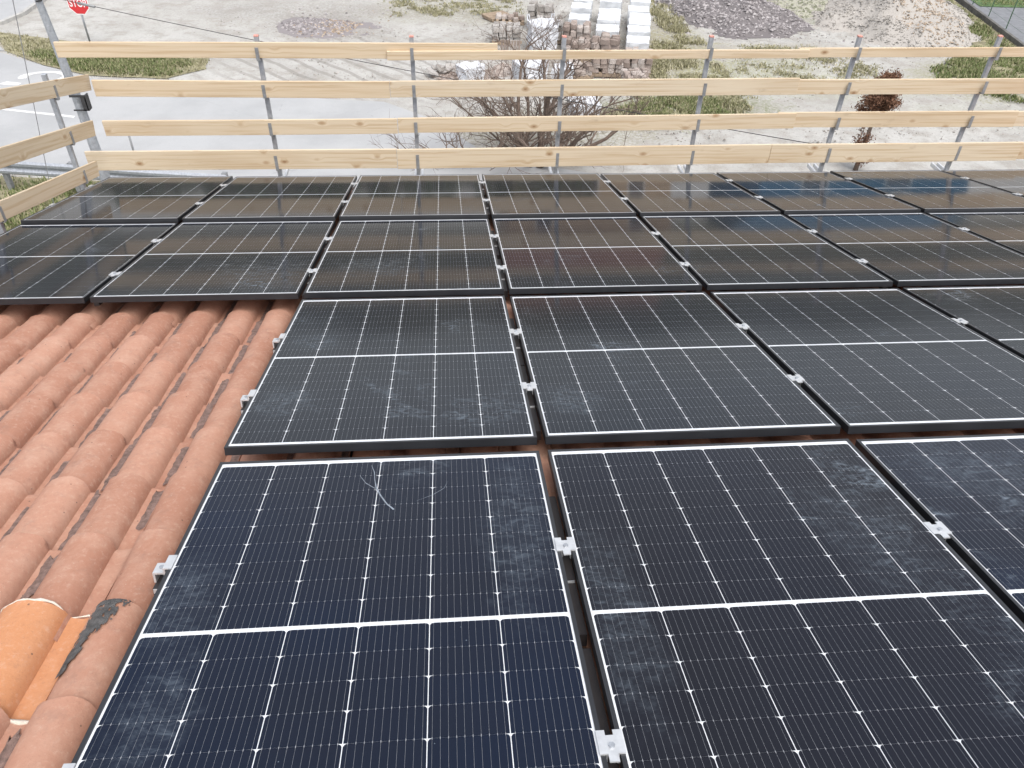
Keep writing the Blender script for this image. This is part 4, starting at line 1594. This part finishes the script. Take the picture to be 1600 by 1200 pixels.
# ------------------------------------------------------------------ beyond the frame, mirrored in the back rows of panels
M['blue'] = plain('blue_sheet_metal', (0.035, 0.115, 0.20), 0.5, 0, 0.15, 2)
M['tan_wall'] = plain('tan_render', (0.42, 0.31, 0.20), 0.9, 0, 0.12, 1.5, 0.2)
M['roof_far'] = plain('brown_roof_tiles', (0.20, 0.10, 0.07), 0.9, 0, 0.25, 3, 0.4)
M['pane'] = plain('dark_window_pane', (0.03, 0.035, 0.04), 0.15, 0, 0.1, 2)
M['hedge'] = mat_leaf('hedge_leaf', [(0.0, (0.03, 0.05, 0.02)), (0.6, (0.06, 0.085, 0.03)), (1.0, (0.11, 0.13, 0.05))])


def gabled(name, label, x0, x1, y0, y1, h, rise, wall, roofm, wins):
    m = T((x0 + x1) / 2, (y0 + y1) / 2, 0)
    b = thing(name, label, 'building', m)
    w, d = (x1 - x0) / 2, (y1 - y0) / 2
    mb = MB()
    mb.add([(-w, -d, 0), (w, -d, 0), (w, d, 0), (-w, d, 0), (-w, -d, h), (w, -d, h), (w, d, h), (-w, d, h), (-w, 0, h + rise), (w, 0, h + rise)],
           [(0, 1, 5, 4), (2, 3, 7, 6), (1, 2, 6, 9, 5), (3, 0, 4, 8, 7)])
    link('wall', mb.mesh('wall', wall), b, m)
    mb = MB()
    sl = math.atan2(rise, d)
    L = math.hypot(rise, d) + 0.4
    for s_ in (-1, 1):
        mb.box(-w - 0.3, w + 0.3, 0, L, 0.02, 0.12, mat=T(0, 0, h + rise) @ (RZ(math.pi) if s_ < 0 else I4) @ RX(-sl))
    link('roof', mb.mesh('roof', roofm), b, m)
    for (wx, wz, ww, wh) in wins:
        mb = MB()
        mb.box(wx - ww / 2, wx + ww / 2, -d - 0.04, -d - 0.005, wz, wz + wh)
        f = link('window', mb.mesh('window', M['white_paint']), b, m)
        mb = MB()
        mb.box(wx - ww / 2 + 0.07, wx + ww / 2 - 0.07, -d - 0.05, -d - 0.041, wz + 0.07, wz + wh - 0.07)
        link('pane', mb.mesh('pane', M['pane']), f, m)


gabled('metal_shed', 'blue sheet metal shed, seen only as the blue reflection in the back panels', 17.5, 30, 44, 53, 4.2, 1.0, M['blue'], M['blue'], [(-3, 1.2, 1.6, 1.2), (2, 1.2, 1.6, 1.2)])
gabled('neighbour_house', 'tan house with brown roof, seen only as a warm reflection in the panels', 3.5, 14, 50, 60, 5.4, 2.2, M['tan_wall'], M['roof_far'],
       [(-3, 0.9, 1.1, 1.4), (0, 0.9, 1.1, 1.4), (3, 0.9, 1.1, 1.4), (-3, 3.4, 1.1, 1.4), (3, 3.4, 1.1, 1.4)])
hb_ = T(-6, 45, 0)
hd = thing('hedge', 'dark green hedge, seen only as a dim green reflection in the back panels', 'hedge', hb_)
mb = MB()
r = random.Random(91)
for k in range(7000):
    q = Vector((r.uniform(-14, 14), r.gauss(0, 0.55), 3.2 * math.sqrt(r.random())))
    q.z *= 0.85 + 0.3 * fbm(q.x, 0, 0.4, 2.0)
    e1 = Vector((r.gauss(0, 1), r.gauss(0, 1), r.gauss(0, 1))).normalized() * 0.16
    e2 = e1.cross(Vector((r.gauss(0, 1), r.gauss(0, 1), r.gauss(0, 1)))).normalized() * 0.11
    mb.add([q - e1, q + e2, q + e1, q - e2], [(0, 1, 2, 3)])
tag(link('foliage', mb.mesh('foliage', M['hedge']), hd, hb_), kind='stuff')
mb = MB()
mb.box(-14, 14, -0.25, 0.25, 0, 2.2)
link('stems', mb.mesh('stems', M['twig']), hd, hb_)
